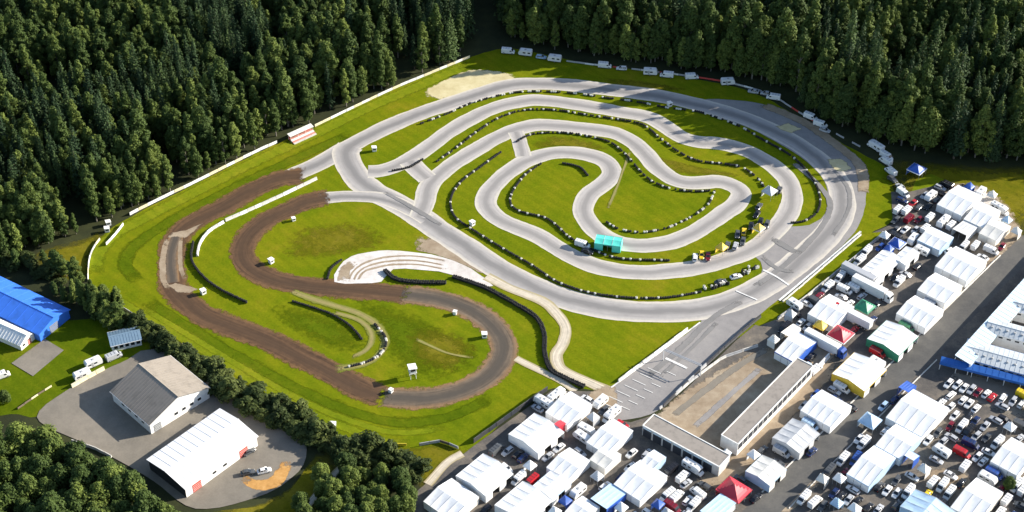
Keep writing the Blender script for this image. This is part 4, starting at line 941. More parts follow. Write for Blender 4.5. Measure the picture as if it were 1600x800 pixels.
# ================================================================== VEHICLES
CARC = {}
COLS = {'white': (0.72, 0.72, 0.71), 'silver': (0.42, 0.43, 0.45), 'black': (0.015, 0.015, 0.018), 'dark grey': (0.08, 0.085, 0.09), 'red': (0.42, 0.02, 0.025), 'dark red': (0.16, 0.01, 0.02), 'blue': (0.03, 0.08, 0.30), 'dark blue': (0.015, 0.03, 0.10), 'yellow': (0.72, 0.50, 0.02), 'green': (0.04, 0.16, 0.07), 'pale blue': (0.36, 0.50, 0.66)}
def body_paint(c): return paint('car_paint_'+c.replace(' ', '_'), COLS[c], 0.22, 0.05, 1.0, 0.0)
def wheel_spec(r, w_):
    mb = MB(); n = 12
    rs = [[(rr*math.cos(2*PI*i/n), y, rr*math.sin(2*PI*i/n)) for i in range(n)] for y, rr in ((-w_/2, r*.62), (-w_/2, r*.94), (-w_/2+.03, r), (w_/2-.03, r), (w_/2, r*.94), (w_/2, r*.62))]
    mb.loft(rs); ty = mb.mesh('tyre', RUB)
    mb = MB(); mb.tube((0, -w_/2-.012, 0), (0, w_/2+.012, 0), r*.6, n=10); return ty, mb.mesh('rim', ALU)
def add_wheels(spec, xs, half, r, w_):
    ty, rim = wheel_spec(r, w_)
    for x in xs:
        for s in (-1, 1):
            spec.append(('wheel', ty, (x, s*half, r), None, None)); spec.append(('rim', rim, None, None, len(spec)-1))
def sect(x, w_, z0, z1, tuck=0.06): return [(x, -w_+tuck, z0), (x, w_-tuck, z0), (x, w_, z0+(z1-z0)*.35), (x, w_*.97, z1-.05), (x, w_*.9, z1), (x, -w_*.9, z1), (x, -w_*.97, z1-.05), (x, -w_, z0+(z1-z0)*.35)]
def cabin(mbg, mbr, st):
    """st: list of (x, half width at base, z base, half width at roof, z roof)"""
    rings = [[(x, -wb, zb), (x, wb, zb), (x, wr, zr), (x, -wr, zr)] for x, wb, zb, wr, zr in st]
    mbg.loft(rings)
def car_spec(col, estate=False):
    key = ('car', col, estate)
    if key in CARC: return CARC[key]
    P = body_paint(col); sp = []
    mb = MB(); mb.loft([sect(-2.15, .74, .34, .82), sect(-2.02, .82, .26, .92), sect(-1.2, .88, .22, .97), sect(0, .89, .22, .96), sect(.85, .88, .22, .93), sect(1.65, .84, .24, .80), sect(2.05, .76, .27, .68), sect(2.16, .66, .34, .58)])
    sp.append(('body', mb.mesh('body', P), None, None, None))
    rx = -1.75 if estate else -1.05; bx = -2.0 if estate else -1.7
    mb = MB(); mb.loft([[(bx, -.76, .9), (bx, .76, .9), (bx+.02, .75, .93), (bx+.02, -.75, .93)], [(rx, -.79, .93), (rx, .79, .93), (rx, .62, 1.42), (rx, -.62, 1.42)], [(.15, -.79, .93), (.15, .79, .93), (.15, .63, 1.42), (.15, -.63, 1.42)], [(.98, -.76, .9), (.98, .76, .9), (.97, .75, .93), (.97, -.75, .93)]])
    sp.append(('cabin_glass', mb.mesh('cabin_glass', GLASS), None, None, None))
    mb = MB(); mb.loft([[(rx-.06, -.6, 1.40), (rx-.06, .6, 1.40), (rx-.06, .56, 1.44), (rx-.06, -.56, 1.44)], [(-.4, -.64, 1.41), (-.4, .64, 1.41), (-.4, .58, 1.48), (-.4, -.58, 1.48)], [(.2, -.62, 1.40), (.2, .62, 1.40), (.2, .56, 1.44), (.2, -.56, 1.44)]])
    sp.append(('roof', mb.mesh('roof', P), None, None, None))
    for s in (-1, 1):
        mb = MB(); mb.tube((-.35, s*.775, .95), (-.35, s*.635, 1.42), .05, n=5); mb.tube((.93, s*.76, .93), (.17, s*.63, 1.43), .045, n=5); mb.tube((bx+.1, s*.74, .93), (rx, s*.62, 1.43), .06, n=5); sp.append(('pillar', mb.mesh('pillar', P), None, None, None))
        mb = MB(); mb.bbox(2.0, 2.14, s*.58-.14, s*.58+.14, .52, .68, .03); sp.append(('headlight', mb.mesh('headlight', LAMP), None, None, None))
        mb = MB(); mb.bbox(-2.16, -2.04, s*.66-.11, s*.66+.11, .66, .86, .03); sp.append(('tail_light', mb.mesh('tail_light', TAIL), None, None, None))
        mb = MB(); mb.bbox(.62, .8, s*.93-.1, s*.93+.1, .92, 1.06, .03); sp.append(('mirror', mb.mesh('mirror', P), None, None, None))
    add_wheels(sp, (-1.32, 1.32), .78, .31, .2)
    CARC[key] = sp; return sp
def van_spec(col, L=5.4, hgt=2.3):
    key = ('van', col, L, hgt)
    if key in CARC: return CARC[key]
    P = body_paint(col); sp = []; x0 = -L/2; x1 = L/2
    mb = MB(); ring = lambda x, w_, z0, z1: [(x, -w_+.05, z0), (x, w_-.05, z0), (x, w_, z0+.3), (x, w_*.97, z1-.25), (x, w_*.86, z1), (x, -w_*.86, z1), (x, -w_*.97, z1-.25), (x, -w_, z0+.3)]
    mb.loft([ring(x0, .92, .4, hgt-.08), ring(x0+.1, .97, .3, hgt), ring(x1-1.75, .97, .3, hgt), ring(x1-1.35, .96, .3, hgt-.12), ring(x1-.72, .94, .3, 1.28), ring(x1-.15, .9, .32, 1.02), ring(x1, .8, .4, .8)])
    sp.append(('body', mb.mesh('body', P), None, None, None))
    mb = MB(); mb.add([(x1-1.38, -.8, hgt-.2), (x1-1.38, .8, hgt-.2), (x1-.72, .86, 1.34), (x1-.72, -.86, 1.34), (x1-1.42, -.8, hgt-.25), (x1-1.42, .8, hgt-.25), (x1-.78, .86, 1.3), (x1-.78, -.86, 1.3)], [(0, 1, 2, 3), (0, 4, 5, 1), (1, 5, 6, 2), (2, 6, 7, 3), (3, 7, 4, 0)])
    for v in range(8): mb.v[v] = (mb.v[v][0]+.05, mb.v[v][1], mb.v[v][2]+.04)
    sp.append(('windscreen', mb.mesh('windscreen', GLASS), None, None, None))
    for s in (-1, 1):
        mb = MB(); mb.box(x1-1.95, x1-1.15, s*.965-.012, s*.965+.012, 1.3, hgt-.5); sp.append(('side_window', mb.mesh('side_window', GLASS), None, None, None))
        mb = MB(); mb.bbox(x1-.16, x1-.02, s*.66-.14, s*.66+.14, .7, .92, .03); sp.append(('headlight', mb.mesh('headlight', LAMP), None, None, None))
        mb = MB(); mb.bbox(x0-.03, x0+.06, s*.82-.07, s*.82+.07, .8, 1.3, .02); sp.append(('tail_light', mb.mesh('tail_light', TAIL), None, None, None))
    for k in range(3):
        mb = MB(); mb.box(x0+.8+k*1.1, x0+.86+k*1.1, -.7, .7, hgt+.005, hgt+.06); sp.append(('roof_bar', mb.mesh('roof_bar', STEEL), None, None, None))
    add_wheels(sp, (x0+1.0, x1-.95), .86, .36, .24)
    CARC[key] = sp; return sp
def camper_spec(col, L=7.0):
    key = ('camper', col, L)
    if key in CARC: return CARC[key]
    P = body_paint(col); W_ = WPAINT; sp = []; x0 = -L/2; x1 = L/2
    mb = MB(); ring = lambda x, z0, z1, w_=1.14: [(x, -w_, z0), (x, w_, z0), (x, w_, z1-.2), (x, w_-.18, z1), (x, -w_+.18, z1), (x, -w_, z1-.2)]
    mb.loft([ring(x0, .75, 2.75), ring(x0+.2, .6, 2.95), ring(x1-2.2, .6, 2.98), ring(x1-1.6, 1.75, 2.92), ring(x1-.75, 2.05, 2.65)]); sp.append(('body', mb.mesh('body', P), None, None, None))
    mb = MB(); r2 = lambda x, z1, w_: [(x, -w_, .4), (x, w_, .4), (x, w_, z1-.08), (x, w_-.1, z1), (x, -w_+.1, z1), (x, -w_, z1-.08)]
    mb.loft([r2(x1-2.2, 1.95, 1.0), r2(x1-1.4, 1.95, 1.0), r2(x1-.75, 1.2, .98), r2(x1-.1, .98, .92), r2(x1, .75, .85)]); sp.append(('cab', mb.mesh('cab', W_), None, None, None))
    mb = MB(); mb.add([(x1-1.4, -.86, 1.94), (x1-1.4, .86, 1.94), (x1-.78, .88, 1.27), (x1-.78, -.88, 1.27)], [(0, 1, 2, 3)]); mb.v = [(a+.03, b, c+.03) for a, b, c in mb.v]; sp.append(('windscreen', mb.mesh('windscreen', GLASS), None, None, 1))
    for s in (-1, 1):
        for x in (x0+.7, x0+2.4):
            mb = MB(); mb.box(x, x+1.0, s*1.14-.02, s*1.14+.02, 1.55, 2.15); sp.append(('side_window', mb.mesh('side_window', GLASS), None, None, None))
        mb = MB(); mb.box(x0+.2, x1-2.3, s*1.143-.012, s*1.143+.012, 1.0, 1.22); sp.append(('stripe', mb.mesh('stripe', GRB), None, None, None))
        mb = MB(); mb.bbox(x1-.1, x1+.02, s*.68-.14, s*.68+.14, .62, .85, .03); sp.append(('headlight', mb.mesh('headlight', LAMP), None, None, 1))
    for x, y in ((x0+1.2, .2), (x0+3.0, -.25), (x0+4.2, .3)):
        mb = MB(); mb.bbox(x-.35, x+.35, y-.3, y+.3, 2.96, 3.12, .05); sp.append(('roof_hatch', mb.mesh('roof_hatch', GRB), None, None, None))
    add_wheels(sp, (x0+1.6, x1-1.05), .95, .36, .26)
    CARC[key] = sp; return sp
def caravan_spec(col='white', L=5.6):
    key = ('caravan', col, L)
    if key in CARC: return CARC[key]
    P = body_paint(col); sp = []; x0 = -L/2; x1 = L/2
    prof = [(x0+.1, .45), (x1-.35, .45), (x1, .95), (x1-.1, 1.7), (x1-.55, 2.45), (x1-.9, 2.58), (x0+.5, 2.58), (x0+.12, 2.4), (x0, 1.5)]
    mb = MB(); mb.prism(prof, -1.1, 1.1, 'y'); sp.append(('body', mb.mesh('body', P), None, None, None))
    for s in (-1, 1):
        for x in (x0+.6, x0+2.6):
            mb = MB(); mb.box(x, x+1.1, s*1.1-.02, s*1.1+.02, 1.35, 1.95); sp.append(('side_window', mb.mesh('side_window', GLASS), None, None, None))
    mb = MB(); mb.box(x0+1.85, x0+2.45, -1.13, -1.08, .6, 2.3); sp.append(('door', mb.mesh('door', GRB), None, None, None))
    mb = MB(); mb.bbox(-.4, .4, -.4, .4, 2.585, 2.72, .06); sp.append(('roof_hatch', mb.mesh('roof_hatch', GRB), None, None, None))
    mb = MB(); mb.tube((x1-.3, .5, .45), (x1+1.1, 0, .45), .05, n=6); mb.tube((x1-.3, -.5, .45), (x1+1.1, 0, .45), .05, n=6); mb.tube((x1+1.0, 0, 0), (x1+1.0, 0, .6), .05, n=6); sp.append(('drawbar', mb.mesh('drawbar', STEEL), None, None, None))
    add_wheels(sp, (-.1,), 1.0, .33, .2)
    CARC[key] = sp; return sp
def truck_spec(cabcol, boxcol):
    key = ('truck', cabcol, boxcol)
    if key in CARC: return CARC[key]
    sp = []; BP = body_paint(boxcol); CPn = body_paint(cabcol)
    mb = MB(); mb.bbox(-7.6, 5.0, -1.25, 1.25, 1.1, 3.95, .06); sp.append(('trailer_box', mb.mesh('trailer_box', BP), None, None, None))
    for k in range(1, 9):
        mb = MB(); x = -7.6+k*1.4; mb.box(x-.04, x+.04, -1.27, 1.27, 1.2, 3.97); sp.append(('box_rib', mb.mesh('box_rib', BP), None, None, 0)) if k % 2 == 0 else None
    mb = MB(); mb.box(-7.4, 6.0, -.45, .45, .7, 1.08); sp.append(('chassis', mb.mesh('chassis', STEEL), None, None, None))
    mb = MB(); mb.loft([[(5.3, -1.2, .5), (5.3, 1.2, .5), (5.3, 1.2, 3.5), (5.3, -1.2, 3.5)], [(6.2, -1.22, .45), (6.2, 1.22, .45), (6.2, 1.22, 3.6), (6.2, -1.22, 3.6)], [(7.2, -1.2, .45), (7.2, 1.2, .45), (7.15, 1.15, 3.1), (7.15, -1.15, 3.1)], [(7.5, -1.12, .5), (7.5, 1.12, .5), (7.38, 1.08, 2.2), (7.38, -1.08, 2.2)]]); sp.append(('cab', mb.mesh('cab', CPn), None, None, None)); ci = len(sp)-1
    mb = MB(); mb.add([(7.42, -1.0, 2.2), (7.42, 1.0, 2.2), (7.2, 1.02, 3.02), (7.2, -1.02, 3.02)], [(0, 1, 2, 3)]); sp.append(('windscreen', mb.mesh('windscreen', GLASS), None, None, ci))
    for s in (-1, 1):
        mb = MB(); mb.box(6.3, 7.0, s*1.225-.015, s*1.225+.015, 2.1, 2.9); sp.append(('side_window', mb.mesh('side_window', GLASS), None, None, ci))
        mb = MB(); mb.box(-2.0, 4.0, s*1.2-.04, s*1.2+.04, .5, 1.05); sp.append(('side_skirt', mb.mesh('side_skirt', BP), None, None, None))
    add_wheels(sp, (-6.2, -4.9, -3.6, 4.9, 6.7), 1.0, .5, .34)
    CARC[key] = sp; return sp
def put(spec, name, cat, label, px, py, ang, group=None, z=ZP, h=0.8):
    p = at(px, py, h); p.z = z; hb = HALF[cat]
    for k in range(40):      # nudge to the nearest free spot
        q = p + Vector((math.cos(k*2.4), math.sin(k*2.4), 0))*0.22*k
        if not hits(obb(q, ang, *hb)): p = q; break
    BOXES.append(obb(p, ang, *hb))
    return spawn(spec, name, label, cat, p, ang, group)
ORD = ['first', 'second', 'third', 'fourth', 'fifth', 'sixth', 'seventh', 'eighth', 'ninth', 'tenth', 'eleventh', 'twelfth', 'thirteenth', 'fourteenth', 'fifteenth', 'sixteenth']
rv = random.Random(21)
CARCOLS = ['white']*7+['silver']*4+['black']*4+['dark grey']*3+['red', 'blue', 'dark blue', 'dark red', 'silver', 'white']
def row(a, b, n, kind, where, ang, end='left', cols=None, jit=0.8, skip=0.0):
    """n vehicles from picture point a to b, counted from a"""
    pa, pb = at(*a, 0.8), at(*b, 0.8); i = 0
    for k in range(n):
        if rv.random() < skip: continue
        p = pa.lerp(pb, (k+.5)/n) + Vector((rv.uniform(-jit, jit), rv.uniform(-jit, jit), 0)); p.z = ZP
        c = rv.choice(cols or CARCOLS); kd = kind if isinstance(kind, str) else rv.choice(kind)
        an = ang + rv.choice((0, PI)) + rv.uniform(-.08, .08)
        if kd == 'car': sp, nm, cat = car_spec(c, rv.random() < .5), 'parked_car', 'car'
        elif kd == 'van': c = c if rv.random() < .3 else 'white'; sp, nm, cat = van_spec(c), 'parked_van', 'van'
        elif kd == 'camper': c = 'white'; sp, nm, cat = camper_spec(c), 'camper_van', 'camper'
        elif kd == 'caravan': c = 'white'; sp, nm, cat = caravan_spec(c), 'caravan', 'caravan'
        else: c = 'white'; sp, nm, cat = truck_spec(c, 'white'), 'race_truck', 'truck'
        for k2 in range(10):
            q = p + Vector((math.cos(k2*2.4), math.sin(k2*2.4), 0))*0.2*k2
            if not hits(obb(q, an, *HALF[cat])): break
        else: continue
        p = q; BOXES.append(obb(p, an, *HALF[cat]))
        spawn(sp, nm, '%s %s, %s from the %s %s' % (c, cat, ORD[i], end, where), cat, p, an, 'vehicles '+where); i += 1
U, V = RANG, RANG-H2
# vehicles right of the road
row((1450,628),(1500,650),5,('van','car','van'),'in the row beside the largest white tent', U)
row((1478,614),(1532,640),6,('car','van'),'in the row under the blue edged canopy', U)
row((1497,668),(1560,694),6,('car','car','van'),'in the row above the red van', U)
row((1462,715),(1490,745),3,('van','car'),'beside the tan gravel patch', V)
row((1519,712),(1572,738),5,('car','van'),'in the row level with the red van', U)
row((1495,752),(1572,775),7,('car','van','car'),'in the row below the tan gravel patch', U)
row((1478,598),(1600,632),11,'car','in the shade of the stand halls', U, jit=.4)
row((1550,655),(1608,668),5,('car','van'),'near the yellow van at the right edge', V, cols=['black', 'dark grey', 'silver', 'black'])
row((1322,742),(1400,772),7,('car','van','car'),'in the row under the long white tent', U)
row((1300,768),(1372,796),7,'car','in the lowest row right of the road', U)
row((1395,758),(1440,778),4,('van','camper'),'beside the pale blue tent at the bottom', U)
row((1335,680),(1352,705),3,('van','car'),'between the road and the large white pair', U, cols=['pale blue', 'silver', 'white'])
row((1375,640),(1396,622),3,('car','car'),'on the road side of the largest tent', U, cols=['dark blue', 'silver', 'pale blue'])
row((1560,690),(1605,706),4,('camper','van'),'above the white tent at the lower right edge', U)
row((1250,775),(1290,790),4,('car','van'),'on the tan ground beside the road', U)
row((1540,795),(1610,812),6,('car','van'),'in the lower right corner row', U, cols=['dark blue', 'blue', 'black', 'white'])
row((1440,690),(1462,668),3,('van','car'),'at the right end of the large lower tent', U)
row((1500,726),(1518,738),2,('van',),'between the red van and the tan patch', U)
row((1340,762),(1420,795),8,('car','van'),'in the second bottom row', U)
row((1295,740),(1320,716),4,('car','van'),'on the road verge below the long tent', U, cols=['silver', 'pale blue', 'white', 'dark grey'])
row((1470,640),(1560,680),9,('car','van','car'),'in the long middle row of the open yard', U, cols=['white', 'white', 'silver', 'dark grey', 'black', 'dark blue'])
row((1540,612),(1590,650),3,('car',),'in the open yard before the stand halls', V, cols=['silver', 'black', 'dark grey'])
row((1575,750),(1612,775),4,('car','van'),'below the green tree at the right edge', U)
row((1455,752),(1490,772),4,('car','van'),'left of the cream skirted tent', U)
put(van_spec('red'), 'parked_van', 'van', 'single red van among white cars right of the road', 1507, 708, V, 'vehicles right of the road')
put(van_spec('yellow'), 'parked_van', 'van', 'bright yellow van at the right edge of the open yard', 1590, 626, V, 'vehicles right of the road', h=1.2)
put(van_spec('yellow', 4.6, 2.0), 'parked_van', 'van', 'smaller yellow van partly out of frame at the right edge', 1606, 634, V, 'vehicles right of the road', h=1.2)
put(van_spec('blue'), 'parked_van', 'van', 'dark blue van at lower right beside the green tree', 1553, 741, V, 'vehicles right of the road')
put(car_spec('yellow'), 'parked_car', 'car', 'yellow car left of the tan gravel patch', 1448, 774, U, 'vehicles right of the road')
# road row and second row
for px, py, sp, lab in ((1268,660,'pale blue','pale blue van between the pale grey tent and the next tent'), (1315,607,'white','white van between the plain white tent and the yellow ended tent'), (1371,552,'red','red van at the corner of the green ended tent'), (1418,508,'green','green van between two white road row tents'), (1453,467,'silver','silver van below the cream skirted tent'), (1232,702,'silver','silver van in front of the pale grey tent')):
    put(van_spec(sp), 'parked_van', 'van', lab, px, py, V, 'vans between the road row tents')
row((1306,660),(1330,636),3,'car','behind the plain white road row tent', V); row((1262,706),(1275,693),2,'car','on the road side of the pale grey tent', U)
for px, py, c, bc, lab in ((1268,556,'blue','white','white race truck with blue cab along the long blue skirted tent'), (1330,492,'red','white','white race truck with red cab behind the red canopy'), (1347,430,'white','silver','silver race truck above the second row'), (1366,446,'white','white','white race truck below the twin long tents')):
    put(truck_spec(c, bc), 'race_truck', 'truck', lab, px, py, V+(PI if c == 'red' else 0), 'race trucks in the second row', h=2.5)
row((1225,556),(1278,585),4,('van','car'),'below the long blue skirted tent', U, cols=['blue', 'dark blue', 'pale blue', 'white'])
row((1318,455),(1345,440),3,('car','van'),'above the green canopy', V); row((1328,520),(1372,490),4,'car','on the lane between the tent rows', U, skip=.2)
row((1360,480),(1388,452),3,('van','car'),'left of the road row tents', U)
row((1215,600),(1300,520),3,'car','on the tan strip behind the white wall', U, skip=.5)
row((1262,478),(1372,382),9,('car','van'),'along the barrier beside the grass verge', U, jit=.4, skip=.2)
# upper paddock
row((1398,330),(1462,318),7,('van','car'),'in the top row of the upper paddock', U, cols=['dark grey', 'silver', 'dark blue', 'dark red', 'black'])
row((1396,345),(1470,338),8,('car','van'),'in the second row of the upper paddock', U, cols=['dark grey', 'silver', 'dark red', 'black', 'white'])
row((1398,360),(1446,356),6,('car','van'),'in the third row of the upper paddock', U, cols=['silver', 'dark grey', 'white', 'blue'])
row((1470,345),(1545,372),7,('van','camper'),'among the tents of the upper paddock', U)
row((1480,392),(1540,378),5,('car','van'),'in the lowest row of the upper paddock', U)
row((1500,330),(1530,318),3,('camper','caravan'),'behind the large white upper tent', V)
row((1440,302),(1478,318),4,('car','caravan'),'beside the small verge lawn', U, cols=['silver', 'dark grey', 'blue'])
row((1550,382),(1575,372),2,'van','at the right end of the upper paddock', U)
# bottom tents
row((1042,736),(1078,755),4,('van','car'),'below the pit building', U); row((1040,770),(1092,790),5,('van','car'),'at the bottom left of the red canopy', U, cols=['dark grey', 'black', 'white', 'white'])
row((908,688),(925,676),2,('van','caravan'),'between the ribbed tent and the straight tent', V); row((790,700),(822,716),3,'car','between the square white tents', U, cols=['dark blue', 'black', 'silver'])
row((1170,782),(1185,752),3,('car','van'),'right of the red peaked canopy', U); row((735,790),(770,778),3,'car','below the second square white tent', U)
row((980,712),(1000,700),2,'car','between the cream and pale blue skirted tents', U); row((968,742),(978,764),2,'car','beside the blue awning', U, cols=['dark blue', 'blue'])
row((845,712),(870,700),2,'car','below the ribbed tent', U); row((800,745),(825,755),2,('van', 'car'),'left of the big pale blue ended tent', U)
put(van_spec('dark red'), 'parked_van', 'van', 'dark red van at the bottom edge right of the white tents', 1062, 788, V, 'vehicles at the bottom')
put(camper_spec('white'), 'camper_van', 'camper', 'white camper below the pit building corner', 1080, 742, V, 'vehicles at the bottom')
# back edge campers in the forest shade
row((785,80),(882,95),7,('van','car','van','caravan'),'along the shaded back edge above the sand patch', R(-8), cols=['white', 'silver', 'pale blue'])
row((940,103),(975,107),3,('car','van'),'by the back fence above the top straight', R(-8), cols=['pale blue', 'white'])
row((1012,112),(1050,117),4,('van','caravan'),'by the back fence right of the top straight', R(-8), cols=['white', 'silver'])
put(van_spec('white'), 'parked_van', 'van', 'lone bright white van at the back fence', 1081, 120, R(5), 'vehicles at the back', z=.06)
put(caravan_spec('white'), 'caravan', 'caravan', 'lone white caravan at the back fence further right', 1137, 129, R(5), 'vehicles at the back', z=.06)
row((1170,140),(1215,150),4,('car','van'),'at the shaded back bend', R(-15), cols=['silver', 'dark red', 'white'])
row((1262,180),(1298,203),4,('car','van'),'beside the shaded right bend', R(-35), cols=['silver', 'white'])
row((1362,228),(1392,252),4,('van','camper'),'beside the blue canopy at the forest edge', R(-50), cols=['pale blue', 'white', 'blue'])
row((1390,265),(1412,305),5,('car','van'),'along the shaded lane to the upper paddock', R(-60), cols=['silver', 'dark grey', 'white'])
# infield
row((1084,402),(1124,392),6,('car','van','car'),'by the small yellow infield canopy', R(80), cols=['red', 'white', 'dark red', 'white', 'yellow'], jit=.4)
row((1128,392),(1202,350),11,('car','van','car'),'in the tight line along the kart pit', R(75), cols=['dark grey', 'black', 'silver', 'white', 'yellow', 'black', 'yellow', 'red'], jit=.5)
row((1150,368),(1190,346),5,('car','car'),'in the short second line at the kart pit', R(75), cols=['dark grey', 'black', 'black', 'yellow', 'silver'], jit=.5)
row((1178,340),(1190,318),2,'car','left of the kart pit road', R(60), cols=['dark grey', 'black', 'silver'])
row((1204,303),(1216,296),2,'car','beside the small grey infield canopy', R(70), cols=['dark grey', 'black'])
row((905,382),(935,392),3,('van','car'),'beside the turquoise canopy', R(-25), cols=['dark grey', 'black', 'green'])
put(car_spec('white'), 'parked_car', 'car', 'white car on the grass island by the main track', 1150, 432, R(20), 'vehicles on the grass island', z=.2)
put(car_spec('dark grey'), 'parked_car', 'car', 'dark grey car on the grass island by the main track', 1126, 440, R(20), 'vehicles on the grass island', z=.2)
# yard, lower left
put(caravan_spec('white'), 'caravan', 'caravan', 'white caravan nearest the grey car left of the hall', 146, 566, R(35), 'caravans left of the hall', h=1.5)
put(caravan_spec('white'), 'caravan', 'caravan', 'white caravan on the lawn at the far left of the pair', 126, 578, R(35), 'caravans left of the hall', h=1.5)
put(van_spec('silver'), 'parked_van', 'van', 'silver van behind the grey roofed hall', 178, 556, R(35), 'vehicles behind the hall', h=1.2)
put(car_spec('white'), 'parked_car', 'car', 'white car standing inside the orange sand ring', 413, 736, R(20), 'vehicles in the round yard', h=.6)
put(car_spec('dark grey'), 'parked_car', 'car', 'dark grey car left of the orange sand ring', 392, 738, R(15), 'vehicles in the round yard', h=.6)
put(car_spec('red'), 'parked_car', 'car', 'red car in front of the white hall', 338, 728, R(40), 'vehicles in the round yard', h=.6)
put(car_spec('dark grey'), 'parked_car', 'car', 'dark car at the right end of the white hall', 389, 706, R(40), 'vehicles in the round yard', h=.6)
put(van_spec('white'), 'parked_van', 'van', 'white van at the left edge of the side lawn', 2, 586, R(30), 'vehicles on the side lawn', h=1.2)
# glazed pavilion behind the hall
gable_hall('glazed_pavilion', 'small pavilion with blue grey glazed roof behind the hall', at(176, 550), R(20), 9.5, 6.5, 2.8, 4.0, WPAINT, paint('glazing', (0.16, 0.24, 0.32), 0.15, 0.1, 1), [('y0', .6+1.8*k, .9, 1.4, 1.4) for k in range(5)], (), None, 0.3, WPAINT, 'building', 0.9)

# ================================================================== SMALL STRUCTURES ON THE LAWN
def marshal_hut(px, py, label, rz=0.3, s=1.0):
    t = thing('marshal_hut', label, 'hut', at(px, py)+Vector((0, 0, .1)), rz, 'marshal huts around the track'); t.scale = (s, s, s)
    mb = MB(); mb.bbox(-1.1, 1.1, -1, 1, .25, 2.3, .04); link('wall', mb.mesh('wall', WPAINT), t)
    mb = MB(); mb.prism([(-1.3, 2.3), (1.3, 2.3), (1.3, 2.42), (-1.3, 2.75)], -1.2, 1.2, 'y'); link('roof', mb.mesh('roof', WPAINT), t)
    mb = MB(); mb.box(-.75, .75, -1.03, -.97, 1.1, 1.9); link('window', mb.mesh('window', GLASS), t)
    mb = MB(); mb.box(1.08, 1.13, -.4, .4, .3, 2.1); link('door', mb.mesh('door', GRB), t)
    mb = MB(); mb.box(-1, 1, -.9, .9, 0, .25); link('base', mb.mesh('base', CONC), t)
for px, py, lab in ((424,411,'white marshal hut inside the left dirt hairpin'), (738,352,'white marshal hut where the main track meets the inner kart loop'), (453,640,'white marshal hut by the lower left hedge'), (521,668,'white marshal hut further along the lower left hedge'), (576,697,'white marshal hut at the bottom corner fence'),
                    (318,459,'white marshal hut by the grey patch on the left dirt bend'), (757,527,'white marshal hut inside the right dirt turn'), (459,345,'small white hut on the grass above the left hairpin'), (170,352,'white hut at the far left corner by the fence'), (585,236,'white hut at the tip of the upper grass wedge'), (168,362,'pale hut beside the far left corner fence'), (1046,166,'white marshal hut beside the top straight'), (611,613,'small hut at the bottom of the dirt loop'), (711,491,'small hut at the top of the right dirt turn')):
    marshal_hut(px, py, lab, rv.uniform(0, 1.5), 0.55 if 'small' in lab else 0.72)
# timing tower with long shadow on the lower infield
t = thing('timing_tower', 'white timing tower casting a long shadow on the lower infield', 'tower', at(645, 590)+Vector((0, 0, .1)), .3)
mb = MB()
for sx in (-1, 1):
    for sy in (-1, 1):
        mb = MB(); mb.tube((sx*.9, sy*.9, 0), (sx*.8, sy*.8, 2.6), .08, n=6); link('leg', mb.mesh('leg', WPAINT), t)
mb = MB(); mb.box(-1.2, 1.2, -1.2, 1.2, 2.55, 2.7); link('platform', mb.mesh('platform', CONC), t)
mb = MB(); mb.bbox(-1.05, 1.05, -1.05, 1.05, 2.7, 4.6, .04); cbn = link('cabin', mb.mesh('cabin', WPAINT), t)
mb = MB(); mb.box(-.8, .8, -1.08, -1.02, 3.5, 4.3); link('window', mb.mesh('window', GLASS), cbn)
mb = MB(); mb.box(1.02, 1.08, -.8, .8, 3.5, 4.3); link('window', mb.mesh('window', GLASS), cbn)
mb = MB(); mb.prism([(-1.35, 4.6), (1.35, 4.6), (1.35, 4.7), (-1.35, 5.0)], -1.3, 1.3, 'y'); link('roof', mb.mesh('roof', WPAINT), t)
mb = MB(); mb.tube((1.0, 1.3, 0), (-1.0, 1.3, 2.6), .05, n=5); mb.tube((1.0, 1.8, 0), (-1.0, 1.8, 2.6), .05, n=5)
for k in range(1, 9): f = k/9; mb.tube((1-2*f, 1.3, 2.6*f), (1-2*f, 1.8, 2.6*f), .03, n=4)
link('ladder', mb.mesh('ladder', STEEL), t)
# red and white stand at the left fence
REDP = paint('faded_red', (0.50, 0.22, 0.17), 0.7, 0.25, 0.8)
t = thing('banner_stand', 'red and white roofed spectator stand at the left forest edge', 'stand', at(455, 222), math.atan2(*(lambda d: (d.y, d.x))(at(495, 203)-at(440, 228))))
t.scale = (.85, .75, .7)
for k in range(4):
    mb = MB(); mb.box(0, 12, -3+k*1.1, -1.95+k*1.1, .1, .45+.4*k); link('tier', mb.mesh('tier', [CONC, REDP, WPAINT, REDP][k]), t)
mb = MB(); seamed_slope(mb, -.3, 12.3, -.2, 3.6, 2.6, 4.1, pitch=1.5); link('roof', mb.mesh('roof', CREAM), t)
for x in (.1, 4, 8, 11.9):
    mb = MB(); mb.tube((x, 2.3, 0), (x, 2.3, 3.9), .08, n=6); mb.tube((x, .1, 1.5), (x, .1, 3.55), .06, n=6); link('post', mb.mesh('post', WPAINT), t)
mb = MB(); mb.box(0, 12, 2.42, 2.5, .2, 2.2); link('back_panel', mb.mesh('back_panel', REDB), t)
# finish gantry over the straight
a, b = at(1036, 563), at(1094, 588)
d = b-a; t = thing('finish_gantry', 'thin white gantry frame across the main straight', 'gantry', (a.x, a.y, .1), math.atan2(d.y, d.x)); L = d.length
for x in (0, L):
    mb = MB(); mb.tube((x, 0, 0), (x, 0, 4.6), .14, .12, 8); link('post', mb.mesh('post', WPAINT), t)
mb = MB(); mb.box(-.1, L+.1, -.12, .12, 4.3, 4.5); mb.box(-.1, L+.1, -.12, .12, 4.95, 5.1)
n = int(L/1.2)
for k in range(n): mb.tube((L*k/n, 0, 4.45), (L*(k+1)/n, 0, 5.0) if k % 2 == 0 else (L*(k+1)/n, 0, 4.45), .04, n=4)
link('truss', mb.mesh('truss', ALU), t)
